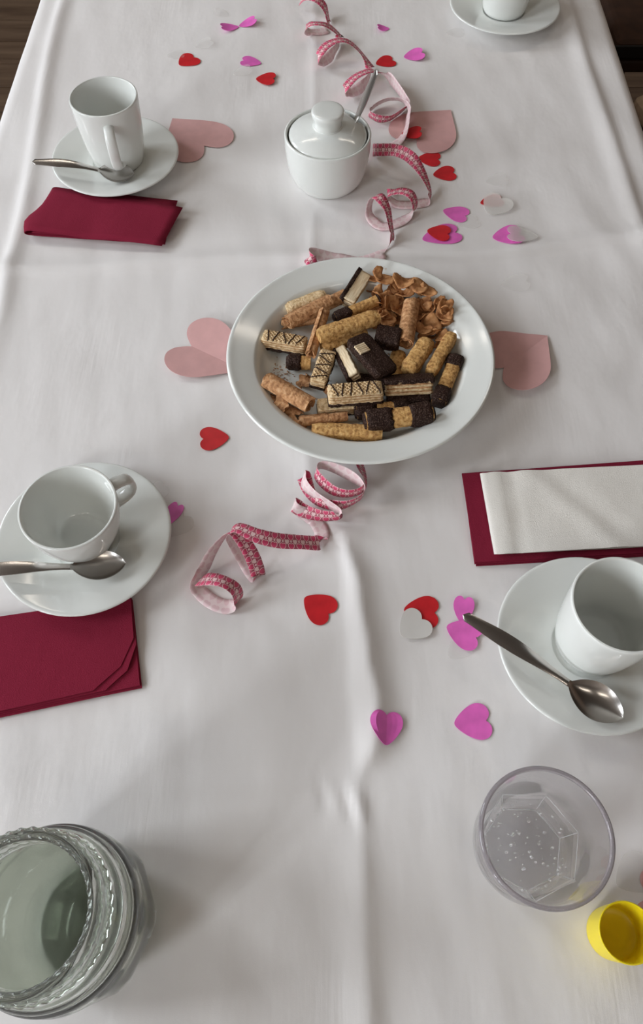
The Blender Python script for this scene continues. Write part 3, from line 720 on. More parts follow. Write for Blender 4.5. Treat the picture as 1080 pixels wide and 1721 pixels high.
def ribbon(name, ctrl, label, width=.0135):
    cs = catmull([c[:3] for c in ctrl], 7); ws = [w_.normalized() for w_ in catmull([c[3:] for c in ctrl], 7)]
    for _ in range(2):
        ws = [ws[0]]+[(ws[i-1]+ws[i]*2+ws[i+1]).normalized() for i in range(1, len(ws)-1)]+[ws[-1]]
    for _ in range(3):
        cs = [cs[0]]+[(cs[i-1]+cs[i]*2+cs[i+1])/4 for i in range(1, len(cs)-1)]+[cs[-1]]
    n = len(cs); org = Vector((cs[0].x, cs[0].y, 0)); V, F, fm, uv = [], [], [], []
    s = 0.0; m = 5
    for i in range(n):
        t = (cs[min(i+1, n-1)]-cs[max(i-1, 0)])
        if i: s += (cs[i]-cs[i-1]).length
        t.normalize(); w_ = (ws[i]-t*ws[i].dot(t))
        if w_.length < .35: w_ = ws[i]
        w_.normalize(); nn = t.cross(w_).normalized()
        low = min(cs[i].z-abs(w_.z)*width/2, 1e9)
        lift = max(0, .0010-low)
        for side in (0, 1):
            for k in range(m):
                f_ = k/(m-1); p = cs[i]+w_*((f_-.5)*width)+nn*(.00009 if side == 0 else -.00009)
                hh = cloth_h(p.x, p.y); 
                V.append(Vector((p.x-org.x, p.y-org.y, p.z+lift+max(0, hh)*max(0, 1-p.z/.02)))); uv.append((s/width, f_))
    w2 = 2*m
    for i in range(n-1):
        for k in range(m-1):
            a_ = i*w2+k; F.append((a_, a_+w2, a_+w2+1, a_+1)); fm.append(0)
            a_ += m; F.append((a_, a_+1, a_+w2+1, a_+w2)); fm.append(1)
        a_ = i*w2; F.append((a_, a_+m, a_+w2+m, a_+w2)); fm.append(1)
        a_ = i*w2+m-1; F.append((a_, a_+w2, a_+w2+m, a_+m)); fm.append(1)
    o = obj(name, V, F, None, loc=(org.x, org.y, T), mats=[M['print'], M['ribbon_back']], fm=fm, uv=uv)
    return tag(o, label, 'ribbon')
ribbon('gift_ribbon', RIB_LOW, 'curled pink ribbon printed with hearts, coming out in front of the plate')
ribbon('gift_ribbon', RIB_UP, 'long curled pink ribbon printed with hearts, running past the sugar bowl to the far edge')
# ------------------------------------------------------------------ biscuits on the plate
def frame(P, Q, roll):
    P, Q = Vector(P), Vector(Q); ax = (Q-P).normalized()
    sd = Vector((0, 0, 1)).cross(ax).normalized(); up = ax.cross(sd)
    q = Quaternion(ax, math.radians(roll)); sd = q @ sd; up = q @ up
    R = Matrix((ax, sd, up)).transposed().to_4x4(); R.translation = Vector((0, 0, T))+(P+Q)/2
    return R, (Q-P).length
def place(o, R): o.matrix_world = R; return o
def loft(sections, capn=True):
    V, F = [], []; m = len(sections[0])
    for s in sections: V += s
    for i in range(len(sections)-1):
        for k in range(m): F.append((i*m+k, i*m+(k+1) % m, (i+1)*m+(k+1) % m, (i+1)*m+k))
    F.append(tuple(range(m))[::-1]); e = (len(sections)-1)*m; F.append(tuple(e+k for k in range(m)))
    return V, F
def super_sec(x, a, b, n, p, rough=0, seed=0, ridge=0, rn=16):
    out = []
    for k in range(n):
        t = 2*PI*k/n; c, s = math.cos(t), math.sin(t)
        y = math.copysign(abs(c)**(2/p), c)*a; z = math.copysign(abs(s)**(2/p), s)*b
        f = 1+rough*noise.noise((x*220+seed, y*260, z*260+seed*2))+ridge*math.cos(rn*t)
        out.append(Vector((x, y*f, z*f)))
    return out
def log(name, P, Q, w_, h, label, roll=0, mat='golden', p=3.2, ridge=0.012, group='golden wafer logs', taper=.80, seed=1, parent=None):
    R, Ls = frame(P, Q, roll); n = 22; secs = []
    for i in range(n+1):
        k = -1+2*i/n; x = k*Ls/2
        e = 1-(1-taper)*sstep(.78, 1.0, abs(k))
        secs.append(super_sec(x, w_/2*e, h/2*e, 36, p, .10, seed*7.7, ridge, 18))
    if parent:
        o = obj(name, *loft(secs), M[mat], parent); fix_normals(o); return sharp(o, 50)
    o = obj(name, *loft(secs), M[mat]); fix_normals(o); sharp(o, 40); place(o, R)
    return tag(o, label, 'biscuit', group)
def rolled(P, Q, r, label, roll=0, seed=1, gap=None, turns=1.6, group='rolled wafers', name='rolled_wafer'):
    R, Ls = frame(P, Q, roll); th = .0013; na = 46; nx = 16; V, F, uv = [], [], []
    for layer in (0, 1):
        for i in range(nx+1):
            for k in range(na+1):
                a = 2*PI*turns*k/na
                rr = r-(turns*2*PI-a)/(2*PI)*.0021 - layer*th
                j0 = noise.noise((a*1.2, seed*5.1, 0))*.0030; j1 = noise.noise((a*1.2, seed*9.1, 4))*.0030
                if gap and gap[0] < k/na: j1 -= gap[1]*sstep(gap[0], min(1, gap[0]+.05), k/na)
                x = (-Ls/2+j0)+(Ls+j1-j0)*i/nx
                rr *= 1+.03*noise.noise((x*90, a*1.5, seed))
                V.append(Vector((x, rr*math.cos(a-1.2), rr*.93*math.sin(a-1.2)))); uv.append((x, a*r))
    w_ = na+1; off = (nx+1)*w_
    for i in range(nx):
        for k in range(na):
            a = i*w_+k; F.append((a, a+w_, a+w_+1, a+1)); a += off; F.append((a, a+1, a+w_+1, a+w_))
        for k in (0, na):
            a = i*w_+k; F.append((a, a+w_, a+w_+off, a+off))
    for k in range(na):
        for i in (0, nx):
            a = i*w_+k; F.append((a, a+1, a+1+off, a+off))
    o = obj(name, V, F, M['tan'], uv=uv); fix_normals(o); sharp(o, 50); place(o, R)
    return tag(o, label, 'biscuit', group)
def shell(P, Q, r, a0, a1, label, seed=1, name='wafer_shell', mat='tan', cat='biscuit', group='broken wafer pieces', lift=0):
    R, Ls = frame(P, Q, 0); th = .0012; na, nx = 16, 12; V, F, uv = [], [], []
    for layer in (0, 1):
        for i in range(nx+1):
            for k in range(na+1):
                a = math.radians(a0+(a1-a0)*k/na); rr = r-layer*th
                j = noise.noise((a*2.2, seed*3.7, 0))*.005; j2 = noise.noise((a*2.6, seed*8.7, 3))*.006
                x = -Ls/2+j+(Ls+j2-j)*i/nx; e = .5*noise.noise((x*80, seed, 1))
                a2 = a+e*.25*(1 if k in (0, na) else .4)
                V.append(Vector((x, rr*math.cos(a2), rr*math.sin(a2)-r+lift))); uv.append((x, a*r))
    w_ = na+1; off = (nx+1)*w_
    for i in range(nx):
        for k in range(na):
            a = i*w_+k; F.append((a, a+w_, a+w_+1, a+1)); a += off; F.append((a, a+1, a+w_+1, a+w_))
        for k in (0, na): a = i*w_+k; F.append((a, a+w_, a+w_+off, a+off))
    for k in range(na):
        for i in (0, nx): a = i*w_+k; F.append((a, a+1, a+1+off, a+off))
    o = obj(name, V, F, M[mat], uv=uv); fix_normals(o); sharp(o, 50); place(o, R)
    return tag(o, label, cat, group)
def slab(x0, x1, hy, z0, z1, inset=0, seed=0, nx=18, amp=.0003):   # rounded rectangular layer with a slightly rough side
    secs = []
    for i in range(nx+1):
        k = i/nx; x = x0+(x1-x0)*k
        e = 1-.10*sstep(.94, 1, abs(2*k-1))
        a = (hy-inset)*e; s = []
        zc = (z0+z1)/2; b = (z1-z0)/2
        for t in range(20):
            an = 2*PI*(t+.5)/20; c, sn = math.cos(an), math.sin(an)
            y = math.copysign(abs(c)**.35, c)*a; z = math.copysign(abs(sn)**.45, sn)*b
            y += amp*3*noise.noise((x*300+seed, y*200, z*900)); s.append(Vector((x, y, zc+z)))
        secs.append(s)
    return loft(secs)
def wafer_bar(P, Q, w_, h, label, roll=0, seed=1, drizzle=True, choc='base', group='chocolate striped wafer bars', cover=0):
    R, Ls = frame(P, Q, roll)
    t = thing('wafer_bar', label, 'biscuit', (0, 0, 0), group=group)
    hy = w_/2; nl = 4; z0 = -h/2; lh = h/nl
    wf = ([], [])
    for i in range(nl):
        add(slab(-Ls/2+.0006*(i % 2), Ls/2-.0006*(i % 2), hy, z0+lh*i+.0004, z0+lh*(i+1)-.0004, 0, seed+i*3.3), wf)
    fix_normals(obj('wafer', wf[0], wf[1], M['cream'] if choc == 'side' else M['ivory'], t))
    cr = slab(-Ls/2+.001, Ls/2-.001, hy, z0+.0004, -z0-.0004, .0009, seed)
    fix_normals(obj('filling', cr[0], cr[1], M['tan'], t))
    # embossed lattice on the top face
    if drizzle:
        em = ([], [])
        n = int((Ls+w_)/.0042)
        for i in range(n):
            for sg in (1, -1):
                xa = -Ls/2-w_/2+i*.0042; pts = []
                for k in range(7):
                    yy = -hy*.88+2*hy*.88*k/6; xx = xa+w_/2+sg*yy
                    if abs(xx) < Ls/2-.002: pts.append((xx, yy, h/2-.0001))
                if len(pts) > 2:
                    V, F = tube_data(pts, .00055, .0005, 5); add((V, F), em)
        o = obj('lattice', em[0], em[1], M['ivory'], t)
        dz = ([], []); x = -Ls/2+.005; sg = 1
        nst = max(4, int(Ls/.0078))
        for i in range(nst):
            xa = -Ls/2+.006+(Ls-.012)*i/(nst-1); ln = random.uniform(.003, .0055); sk = random.uniform(-.003, .003)
            pts = [(xa+sk*(k/4-.5)*2+random.uniform(-.0003, .0003), hy*.05+(-.5+k/4)*2*hy*.78, h/2+.0005) for k in range(5)]
            pts.append((pts[-1][0], hy*.97, h/2-.001)); pts.insert(0, (pts[0][0], -hy*.97, h/2-.001))
            add(tube_data(pts, .00060, .00045, 6), dz)
        fix_normals(obj('chocolate_drizzle', dz[0], dz[1], M['choc'], t))
    if choc == 'base':
        c = slab(-Ls/2-.0004, Ls/2+.0004, hy+.0005, z0-.0018, z0+lh*.75, 0, seed+5, amp=.0005)
        fix_normals(obj('chocolate_base', c[0], c[1], M['choc'], t))
    elif choc == 'side':                     # chocolate along one long side
        c = slab(-Ls/2-.0008, Ls/2+.0008, h/2+.0006, -.0035, .0015, 0, seed+5, amp=.0005)
        V = [Vector((v.x, hy+v.z-.0005, v.y)) for v in c[0]]
        fix_normals(obj('chocolate_side', V, c[1], M['choc'], t))
    elif choc == 'top':
        c = slab(-Ls/2-.0012, Ls/2+.0012, hy+.0007, h/2-lh*.9, h/2+.0016, 0, seed+5, amp=.0006)
        fix_normals(obj('chocolate_top', c[0], c[1], M['choc'], t))
    t.matrix_world = R; return t
def coat(x0, x1, a, b, seed, parent):        # lumpy chocolate sleeve with a closed end
    secs = []; n = 16
    for i in range(n+1):
        k = i/n; x = x0+(x1-x0)*k; e = 1-.32*(1-sstep(0, .22, k))-.10*sstep(.86, 1, k)
        s = super_sec(x, a*e, b*e, 40, 3.4, 0)
        out = []
        for q, v in enumerate(s):
            f = 1+.07*noise.noise((v.x*300+seed, v.y*300, v.z*300))+.05*noise.noise((v.x*800, v.y*800+seed, v.z*800))
            xx = v.x+(x1-x0)*.16*noise.noise((q*.35, seed*2.3, 1))*k
            out.append(Vector((xx, v.y*f, v.z*f)))
        secs.append(out)
    return fix_normals(obj('chocolate_coating', *loft(secs), M['choc'], parent))
def dipped(P, Q, w_, h, label, roll=0, ends=(.3, .3), seed=1, mat='golden', group='chocolate dipped biscuits'):
    R, Ls = frame(P, Q, roll)
    t = thing('dipped_biscuit', label, 'biscuit', (0, 0, 0), group=group)
    n = 20
    secs = [super_sec(-Ls/2+.002+(Ls-.004)*i/n, w_/2*.84, h/2*.84, 32, 3, .06, seed*4.1, .012, 16) for i in range(n+1)]
    fix_normals(sharp(obj('biscuit', *loft(secs), M[mat], t), 50))
    if ends[0]: coat(-Ls/2, -Ls/2+Ls*ends[0], w_/2, h/2, seed*3.1, t)
    if ends[1]: coat(Ls/2, Ls/2-Ls*ends[1], w_/2, h/2, seed*5.3+2, t)
    t.matrix_world = R; return t
def choc_block(P, Q, w_, h, label, roll=0, seed=1, window=None):
    R, Ls = frame(P, Q, roll)
    t = thing('chocolate_wafer', label, 'biscuit', (0, 0, 0), group='chocolate covered wafers')
    n = 24; secs = []
    for i in range(n+1):
        k = -1+2*i/n; x = k*Ls/2; e = 1-.16*sstep(.86, 1.0, abs(k))
        s = super_sec(x, w_/2*e, h/2*e, 48, 5, 0); out = []
        for v in s:
            f = 1+.035*noise.noise((v.x*350+seed, v.y*350, v.z*350))+.045*noise.noise((v.x*900, v.y*900+seed, v.z*900))
            out.append(Vector((v.x, v.y*f, v.z*f)))
        secs.append(out)
    fix_normals(obj('chocolate_coating', *loft(secs), M['choc'], t))
    if window:
        x0, x1, y0, y1 = window; acc = ([], [])
        nn = 5
        for i in range(nn):
            xa = x0+(x1-x0)*i/nn; add(box_data(xa, xa+(x1-x0)/nn-.0003, y0, y1, 0, h/2+.0012), acc)
        o = obj('bare_wafer', acc[0], acc[1], M['cream'], t, smooth=False); bevel_mod(o, .0003, 1)
    t.matrix_world = R; return t

# back left of the heap
log('wafer_log', (-.0360, .5635, .019), (.0040, .5830, .020), .0130, .0120, 'pale wafer log behind the long rolled wafer, at the back left of the plate', seed=2, mat='ivory')
rolled((-.0330, .5425, .0235), (.0240, .5790, .0250), .0090, 'long tan rolled wafer at the back left of the heap', seed=3, gap=(.55, .018))
rolled((-.0400, .5480, .0155), (.0000, .5560, .0160), .0066, 'crushed rolled wafer squeezed under the long rolled one at the back left', seed=4, turns=1.3)
wafer_bar((.0250, .5680, .0240), (.0440, .6030, .0290), .0150, .0140, 'ridged cream wafer with a chocolate side pointing away, at the back of the heap', roll=14, seed=11, drizzle=False, choc='side', group='layered wafers with chocolate')
dipped((.0120, .5480, .0230), (.0580, .5700, .0270), .0115, .0115, 'golden stick with its left end dipped in chocolate, behind the topmost log', ends=(.36, .02), seed=2)
log('wafer_log', (-.0030, .5105, .0385), (.0555, .5360, .0385), .0155, .0135, 'topmost golden wafer log, lying across the heap above the drizzled bars', seed=5)
log('wafer_log', (.0010, .5060, .0245), (.0430, .5300, .0245), .0145, .0130, 'golden wafer log directly beneath the topmost one', seed=6)
rolled((-.0100, .4965, .0290), (.0035, .5490, .0330), .0064, 'thin tan rolled wafer leaning towards the far side, left of the topmost log', seed=7, turns=1.4)
wafer_bar((-.0585, .5260, .0190), (-.0150, .5160, .0190), .0160, .0115, 'ivory bar with chocolate stripes at the left rim side, alone on the plate floor', roll=-8, seed=12, group='chocolate striped wafer bars')
dipped((-.0345, .4965, .0180), (-.0085, .4950, .0180), .0140, .0140, 'short biscuit with a chocolate dipped round left end, above the left rolled wafer', ends=(.55, 0), seed=9)
wafer_bar((-.0040, .4620, .0260), (.0070, .5000, .0270), .0150, .0110, 'ivory bar with chocolate stripes standing lengthwise in the middle of the heap', roll=4, seed=13)
wafer_bar((.0320, .4700, .0230), (.0190, .5060, .0230), .0125, .0170, 'cream layered wafer with a dark chocolate right side, left of the chocolate square', roll=-24, seed=14, drizzle=False, choc='side', group='layered wafers with chocolate')
choc_block((.0335, .5100, .0365), (.0620, .4685, .0335), .0260, .0095, 'dark chocolate square with a bare cream patch in the centre of the heap', roll=-10, seed=3, window=(-.0140, -.0030, -.0122, -.0005))
choc_block((.0530, .5200, .0285), (.0770, .5150, .0285), .0210, .0165, 'dark chocolate chunk behind the chocolate square', roll=8, seed=8)
rolled((.0915, .5640, .0280), (.0820, .5110, .0280), .0089, 'fat tan rolled wafer standing lengthwise at the back right', seed=8, turns=1.7)
log('wafer_log', (.1040, .5150, .0260), (.0820, .4770, .0260), .0170, .0140, 'stubby golden wafer log right of centre, between chocolate chunk and longer log', seed=9)
log('wafer_log', (.1290, .5250, .0240), (.1040, .4770, .0240), .0130, .0125, 'golden wafer log nearest the right rim', seed=10)
dipped((.1320, .5000, .0210), (.1095, .4420, .0210), .0165, .0150, 'biscuit dipped in chocolate at both ends, lying along the right rim', ends=(.24, .30), seed=6)
wafer_bar((.0600, .4610, .0240), (.1050, .4640, .0240), .0150, .0150, 'cream layered wafer with chocolate on top, right of the front drizzled bar', roll=-28, seed=15, drizzle=False, choc='top', group='layered wafers with chocolate')
wafer_bar((.0060, .4470, .0290), (.0570, .4520, .0290), .0170, .0130, 'ivory bar with chocolate stripes and dark base, foremost and lying crosswise', roll=-6, seed=16)
wafer_bar((-.0040, .4430, .0150), (.0380, .4470, .0150), .0140, .0110, 'cream wafer with chocolate base mostly hidden under the foremost striped bar', roll=0, seed=17, drizzle=False, choc='base', group='layered wafers with chocolate')
dipped((.0385, .4180, .0260), (.1040, .4280, .0270), .0200, .0190, 'largest biscuit dipped in chocolate at both ends, at the front of the heap', ends=(.40, .34), seed=7)
dipped((.0310, .4360, .0165), (.0830, .4440, .0165), .0140, .0130, 'biscuit with chocolate dipped ends just behind the largest dipped one', ends=(.40, .30), seed=12)
log('wafer_log', (-.0090, .4140, .0185), (.0560, .4110, .0185), .0140, .0130, 'golden wafer log at the very front of the plate', seed=13)
rolled((-.0200, .4260, .0165), (.0230, .4320, .0170), .0062, 'split tan rolled wafer behind the frontmost golden log', seed=14, turns=1.2, gap=(.6, .016))
rolled((-.0525, .4700, .0235), (-.0100, .4400, .0225), .0092, 'speckled tan rolled wafer at the left front of the plate', seed=15, turns=1.7)
shell((-.0570, .4560, .0190), (-.0215, .4330, .0170), .0100, 20, 170, 'broken half shell of wafer in front of the speckled rolled one', seed=3)
shell((-.0410, .4480, .0235), (-.0300, .4400, .0225), .0120, 40, 140, 'small loose wafer flake lying on the broken half shell', seed=5, name='wafer_flake')
shell((-.0225, .4270, .0200), (-.0205, .4170, .0170), .0080, 10, 150, 'curved wafer splinter at the left end of the split rolled wafer', seed=6, name='wafer_flake')
shell((.0060, .4640, .0220), (.0120, .4570, .0220), .0050, 60, 280, 'curled wafer splinter between the two striped bars', seed=7, name='wafer_flake')
shell((-.0200, .4830, .0130), (-.0120, .4750, .0130), .0100, 30, 150, 'brown wafer flake behind the speckled rolled wafer', seed=8, name='wafer_flake')
heart('confetti_heart', (.0360, .4010), (.0560, .4020), .55, M['red'], 'red confetti sliver on the plate in front of the frontmost log', 'confetti', dz=.0125, conform=False)

choc_block((.0620, .4520, .0160), (.1030, .4540, .0160), .0150, .0100, 'dark chocolate filler added as shade underneath the layered wafer right of the front striped bar', seed=21)  # added dark piece standing in for shadow between the biscuits
choc_block((.0330, .4720, .0165), (.0640, .4690, .0165), .0180, .0110, 'dark chocolate filler added as shade underneath the front corner of the chocolate square', seed=22)  # another dark piece added to deepen the gaps like shadow
log('wafer_log', (.0760, .5080, .0175), (.0690, .4760, .0175), .0150, .0130, 'golden wafer log in shade between the chocolate square and the stubby log', seed=23)
dipped((.0260, .5580, .0165), (.0480, .5450, .0165), .0140, .0120, 'dark dipped filler added as shade under the topmost golden log', ends=(.6, 0), seed=24)  # dark filler added low in the heap as shade

# loose flakes heaped at the back right of the plate
rr = random.Random(11)
def flake_data(c, s, seed):                # a thin curled scrap with an irregular rounded outline
    q = Quaternion(Vector((rr.uniform(-1, 1), rr.uniform(-1, 1), 0)).normalized(), rr.uniform(.05, .75)) @ Quaternion((0, 0, 1), rr.uniform(0, 6.28))
    cv = rr.uniform(.35, 1.3)/s; V, F = [c.copy()], []; na, nr = 14, 3
    asp = rr.uniform(.5, .9)
    for r in range(1, nr+1):
        for k in range(na):
            a = 2*PI*k/na; rad = s*.5*(1+.38*noise.noise((math.cos(a)*1.3+seed, math.sin(a)*1.3, seed*2)))*r/nr
            u, v = rad*math.cos(a), rad*math.sin(a)*asp
            V.append(c+q @ Vector((u, v, cv*u*u*1.2-.2*cv*v*v+.10*s*noise.noise((u*120+seed, v*120, 1)))))
    for k in range(na):
        F.append((0, 1+k, 1+(k+1) % na))
        for r in range(nr-1): F.append((1+r*na+k, 1+(r+1)*na+k, 1+(r+1)*na+(k+1) % na, 1+r*na+(k+1) % na))
    return V, F
GFL = 'loose wafer flakes heaped at the back right of the plate'
spots = []
for i in range(84):
    for _ in range(60):
        x, y = rr.uniform(.050, .128), rr.uniform(.515, .600)
        dx, dy = x-PLATE[0], y-PLATE[1]
        if math.hypot(dx, dy) < .106 and (x-.06)*.8+(y-.535) > .015 and math.hypot(x-.0870, (y-.538)*.7) > .013: break
    spots.append((x, y))
for i, (x, y) in enumerate(spots):
    d = math.hypot(x-PLATE[0], y-PLATE[1]); base_z = .0125+max(0, d-.090)*.75
    z = base_z+rr.uniform(0, .015)*(1-.4*(i % 3 == 0)); s = rr.uniform(.011, .024)
    c = Vector((x, y, T+z)); V, F = flake_data(c, s, i*1.37)
    o = obj('wafer_flake', [v-c for v in V], F, M['flake'], loc=c); solidify(o, .0009, 0)
    tag(o, 'thin brown curly wafer flake in the heap at the back right of the plate', 'flake', GFL)
# crumbs
acc = ([], [])
def crumb(c, s):
    k = len(acc[0]); q = Quaternion((rr.uniform(-1, 1), rr.uniform(-1, 1), rr.uniform(-1, 1)), rr.uniform(0, 3)) if False else Quaternion((0, 0, 1), rr.uniform(0, 6))
    P = [Vector((1, 0, 0)), Vector((-.6, .8, 0)), Vector((-.5, -.9, 0)), Vector((.1, 0, .9)), Vector((0, .1, -.3))]
    acc[0].extend(c+(q @ p)*s*rr.uniform(.7, 1.2) for p in P)
    acc[1].extend(tuple(k+i for i in f) for f in ((0, 1, 3), (1, 2, 3), (2, 0, 3), (1, 0, 4), (2, 1, 4), (0, 2, 4)))
for i in range(150):
    x, y = rr.gauss(-.045, .010), rr.gauss(.487, .009); crumb(Vector((x, y, .0089)), rr.choice((.0004, .0006, .0009, .0013)))
for i in range(120):
    a, d = rr.uniform(0, 6.28), rr.uniform(.02, .078); crumb(Vector((PLATE[0]+d*math.cos(a), PLATE[1]+d*math.sin(a), .0089)), rr.choice((.0005, .0008, .0012)))
for cx_, cy_, n_ in ((.0670, .6120, 14), (.0560, .6130, 6), (.0700, .6030, 3)):
    for i in range(n_):
        x, y = rr.gauss(cx_, .0018), rr.gauss(cy_, .0014); d = math.hypot(x-PLATE[0], y-PLATE[1])
        crumb(Vector((x, y, .0256+max(0, d-.108)*.31)), rr.choice((.0004, .0006, .0008)))
o = obj('biscuit_crumbs', acc[0], acc[1], M['tan'], loc=(0, 0, T), smooth=False)
tag(o, 'fine golden crumbs scattered over the plate floor and rim', 'crumbs', kind='stuff')
acc = ([], [])
for x, y, z, s in ((-.0560, .4900, .0089, .0018), (-.0440, .4840, .0089, .0006), (.0675, .6010, .0226, .0010), (.0150, .5990, .0200, .0016), (-.0380, .4800, .0089, .0007)):
    crumb(Vector((x, y, z)), s)
tag(obj('chocolate_crumbs', acc[0], acc[1], M['choc'], loc=(0, 0, T), smooth=False), 'few dark chocolate crumbs on the plate floor and rim', 'crumbs', kind='stuff')

# ------------------------------------------------------------------ glass jug with water
jx, jy = -.164, .015
jug = thing('glass_jug', 'clear ribbed glass jug filled with water, cut by the left frame edge', 'jug', (jx, jy, T+.0006))
def oct_(r, z, a, i):
    k = sstep(.004, .014, z)*(1-sstep(.048, .060, z)); n = 8
    if k <= 0: return r
    seg = 2*PI/n; b = (a % seg)-seg/2; f = math.cos(seg/2)/math.cos(b)
    return r*(1-k+k*min(1.0, f*1.035))
outer = [(0, .0006), (.036, .0002), (.041, .0010), (.0465, .006), (.0530, .018), (.0545, .030), (.0542, .050), (.0535, .060), (.0520, .066), (.0528, .070), (.0522, .075), (.0500, .078),
         (.0505, .082), (.0496, .087), (.0470, .090), (.0472, .094), (.0455, .099), (.0432, .102), (.0430, .106), (.0436, .110), (.0438, .120), (.0430, .126), (.0400, .1295), (.0385, .1300)]
inner = [(.0368, .1285), (.0366, .120), (.0370, .106), (.0400, .098), (.0440, .088), (.0470, .076), (.0485, .060), (.0492, .040), (.0480, .022), (.0430, .012), (.030, .0085), (0, .0080)]
po = smooth_profile(outer, 3); pi_ = smooth_profile(inner, 3)
no = len(po)
lathe('body', po+pi_, M['glass'], jug, n=128, rfun=lambda r, z, a, i: oct_(r, z, a, i) if i < no else r, sm=0)
def rope(name, r, z, rad, n, parent, lobes=1):
    V, F = [], []; na, nb = n*8, 8
    for i in range(na):
        a = 2*PI*i/na
        for k in range(nb):
            b = 2*PI*k/nb; rr_ = rad*(1+.34*math.sin(n*a+b))
            R_ = r+rr_*math.cos(b); V.append((R_*math.cos(a), R_*math.sin(a), z+rr_*math.sin(b)))
    for i in range(na):
        for k in range(nb): F.append((i*nb+k, ((i+1) % na)*nb+k, ((i+1) % na)*nb+(k+1) % nb, i*nb+(k+1) % nb))
    return fix_normals(obj(name, V, F, M['glass'], parent))
rope('rope_ring', .0440, .1080, .0014, 40, jug); rope('rope_ring', .0425, .1262, .0014, 40, jug); rope('rope_ring', .0382, .1302, .0012, 40, jug)
wl_ = .088
wp = [(0, .0078)]+[(r+.0003, z) for r, z in reversed(inner[:-1]) if z < wl_-.004]+[(.0442, wl_-.001), (.0444, wl_+.0004), (.0432, wl_-.0004), (.0420, wl_-.0008), (0, wl_-.0008)]
lathe('water', wp, M['jug_water'], jug, n=96, sm=2)

# ------------------------------------------------------------------ tumbler
tx, ty = .1425, .0600
tum = thing('tumbler', 'clear faceted tumbler with sparkling water, left of the yellow cap', 'glass', (tx, ty, T+.0006), (0, 0, math.radians(12)))
def hept(n, k0, sh=0):
    seg = 2*PI/n
    def f(r, a, k):
        b = ((a-sh) % seg)-seg/2; return r*(1-k+k*math.cos(seg/2)/math.cos(b))
    return f
hf = hept(7, 0)
o_ = [(0, .0006), (.029, .0002), (.0318, .0012), (.0335, .006), (.0360, .016), (.0388, .030), (.0402, .048), (.0412, .064), (.0424, .0735), (.0424, .0752), (.0414, .0760)]
i_ = [(.0400, .0756), (.0396, .0735), (.0388, .064), (.0382, .050), (.0376, .038), (.0370, .0325), (.0356, .0300), (.0336, .022), (.0304, .0125), (.0288, .0088), (.0276, .0082), (0, .0080)]
V, F = lathe_data(smooth_profile(o_, 3)+i_, 112, lambda r, z, a, i: r if i <= 30 else hf(r, a, 1-sstep(.0302, .040, z)))
o = obj('body', V, F, M['plastic'], tum)
bm = bmesh.new(); bm.from_mesh(o.data); bmesh.ops.remove_doubles(bm, verts=bm.verts, dist=1e-6); bmesh.ops.recalc_face_normals(bm, faces=bm.faces); bm.to_mesh(o.data); bm.free()
for p in o.data.polygons: p.use_smooth = True
sharp(o, 28)
V, F = lathe_data([(0, .0079), (.0279, .0081), (.0291, .0088), (.0307, .0125), (.0339, .022), (.0341, .0228), (.0332, .0226), (0, .0225)], 112, lambda r, z, a, i: hf(r, a, 1))
o = obj('water', V, F, M['water'], tum)
bm = bmesh.new(); bm.from_mesh(o.data); bmesh.ops.remove_doubles(bm, verts=bm.verts, dist=1e-6); bmesh.ops.recalc_face_normals(bm, faces=bm.faces); bm.to_mesh(o.data); bm.free()
acc = ([], [])
def ball(c, r):
    V, F = [], []; nu, nv = 8, 5
    prof = [(r*math.sin(PI*i/nv), -r*math.cos(PI*i/nv)) for i in range(nv+1)]
    v_, f_ = lathe_data([(max(a, 1e-6), b) for a, b in prof], nu); add(([Vector(q)+c for q in v_], f_), acc)
for i in range(150):
    a = rr.uniform(0, 6.28)
    if i < 60: d = .024*math.sqrt(rr.random()); z = .0084+.0002
    else: z = rr.uniform(.010, .021); d = (.0288+(z-.0088)*.28)*.90
    ball(Vector((d*math.cos(a), d*math.sin(a), z+.0006)), rr.choice((.0003, .0004, .0005, .0009)))
tag(obj('bubbles', acc[0], acc[1], M['bubble'], tum), kind='stuff')

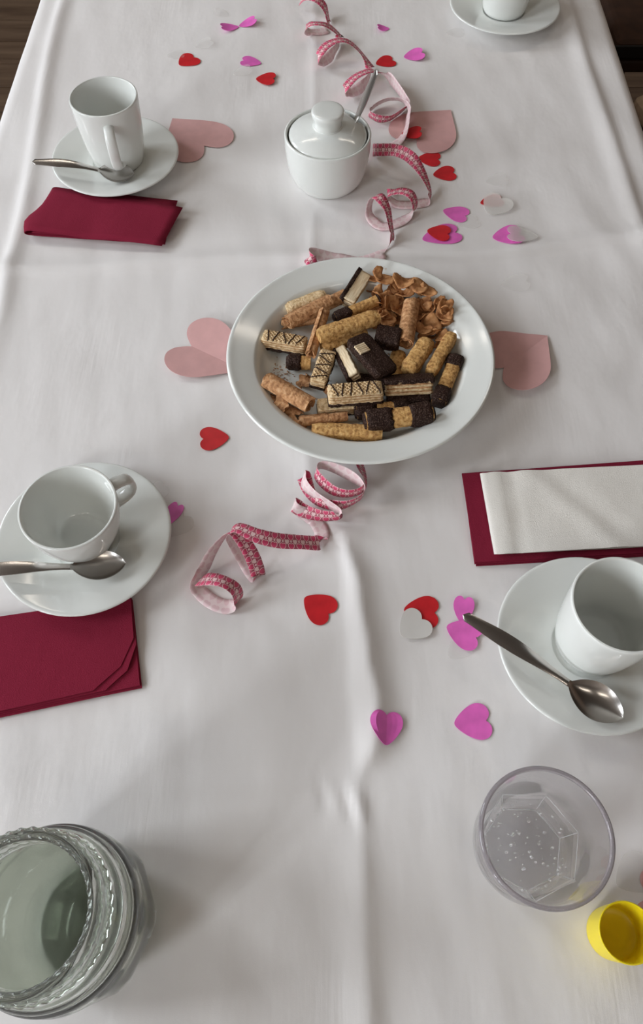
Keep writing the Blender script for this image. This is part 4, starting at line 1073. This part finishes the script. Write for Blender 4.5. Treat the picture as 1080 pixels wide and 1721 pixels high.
lathe('rim', [(.0398, .0738), (.0396, .0752), (.0400, .0764), (.0412, .0769), (.0424, .0764), (.0429, .0752), (.0427, .0738), (.0412, .0732), (.0398, .0738)], M['rim'], tum, n=96, sm=2)  # extra ring, tinted to paint the dark refraction at the lip
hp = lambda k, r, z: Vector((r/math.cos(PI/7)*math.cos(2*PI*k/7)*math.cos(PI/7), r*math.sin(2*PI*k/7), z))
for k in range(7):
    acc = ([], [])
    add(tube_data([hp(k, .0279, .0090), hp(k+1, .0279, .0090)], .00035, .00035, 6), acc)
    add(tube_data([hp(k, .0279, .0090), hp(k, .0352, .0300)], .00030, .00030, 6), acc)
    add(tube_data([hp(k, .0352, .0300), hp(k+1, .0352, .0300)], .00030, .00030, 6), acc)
    fix_normals(obj('facet_glint', acc[0], acc[1], M['edge_glint'], tum))  # thin pale tubes drawn as the bright refraction lines along the facets
# ------------------------------------------------------------------ yellow bottle cap
cap = lathe('bottle_cap', [(0, .0006), (.0150, .0002), (.0165, .0012), (.0172, .010), (.0182, .0300), (.0185, .0330), (.0180, .0336), (.0174, .0330), (.0170, .0300), (.0162, .011), (.0150, .0036), (0, .0030)], M['yellow'], n=80, sm=3, loc=(.1980, .0068, T+.0006))
tag(cap, 'bright yellow plastic bottle cap standing upside down beside the tumbler', 'bottle cap')

# ------------------------------------------------------------------ chairs at the right-hand side
def rbox(name, x0, x1, y0, y1, z0, z1, mat, parent, bv=.01):
    o = obj(name, *box_data(x0, x1, y0, y1, z0, z1), mat, parent, smooth=False); return bevel_mod(o, bv, 3)
def chair(x, y, rz, label, pad, edge):
    t = thing('dining_chair', label, 'chair', (x, y, 0), (0, 0, rz))
    rbox('seat', -.21, .21, -.20, .20, .415, .440, M['chairwood'], t, .006)
    c = rbox('seat_pad', -.205, .205, -.195, .195, .4405, .478, pad, t, .016)
    rbox('edge_strip', -.207, .207, -.200, -.1955, .445, .470, edge, c, .002)  # added near-side strip; on the far chair its black paints the shaded edge
    for sx in (-.185, .185):
        for sy in (-.175, .175):
            rbox('leg', sx-.018, sx+.018, sy-.018, sy+.018, 0, .415, M['chairwood'], t, .003)
    for sy in (-.178, .178): rbox('back_post', .188, .218, sy-.016, sy+.016, .4405, .92, M['chairwood'], t, .004)
    for z0 in (.58, .70, .82): rbox('back_rail', .194, .212, -.160, .160, z0, z0+.07, M['chairwood'], t, .004)
    return t
chair(.795, 1.765, 0, 'dark brown chair at the far right of the table, under a dark red cushion', M['darkpad'], M['edge_shade'])
o = rbox('cushion', -.10, .13, -.16, .16, -.03, .03, M['redpad'], None, .028)
o.location = (.80, 1.79, .5095); tag(o, 'dark red cushion lying on the far right chair', 'cushion')
chair(0.831, 1.254, math.radians(13), 'chair with beige seat pad, only its corner showing right of the table', M['beigepad'], M['beigepad'])
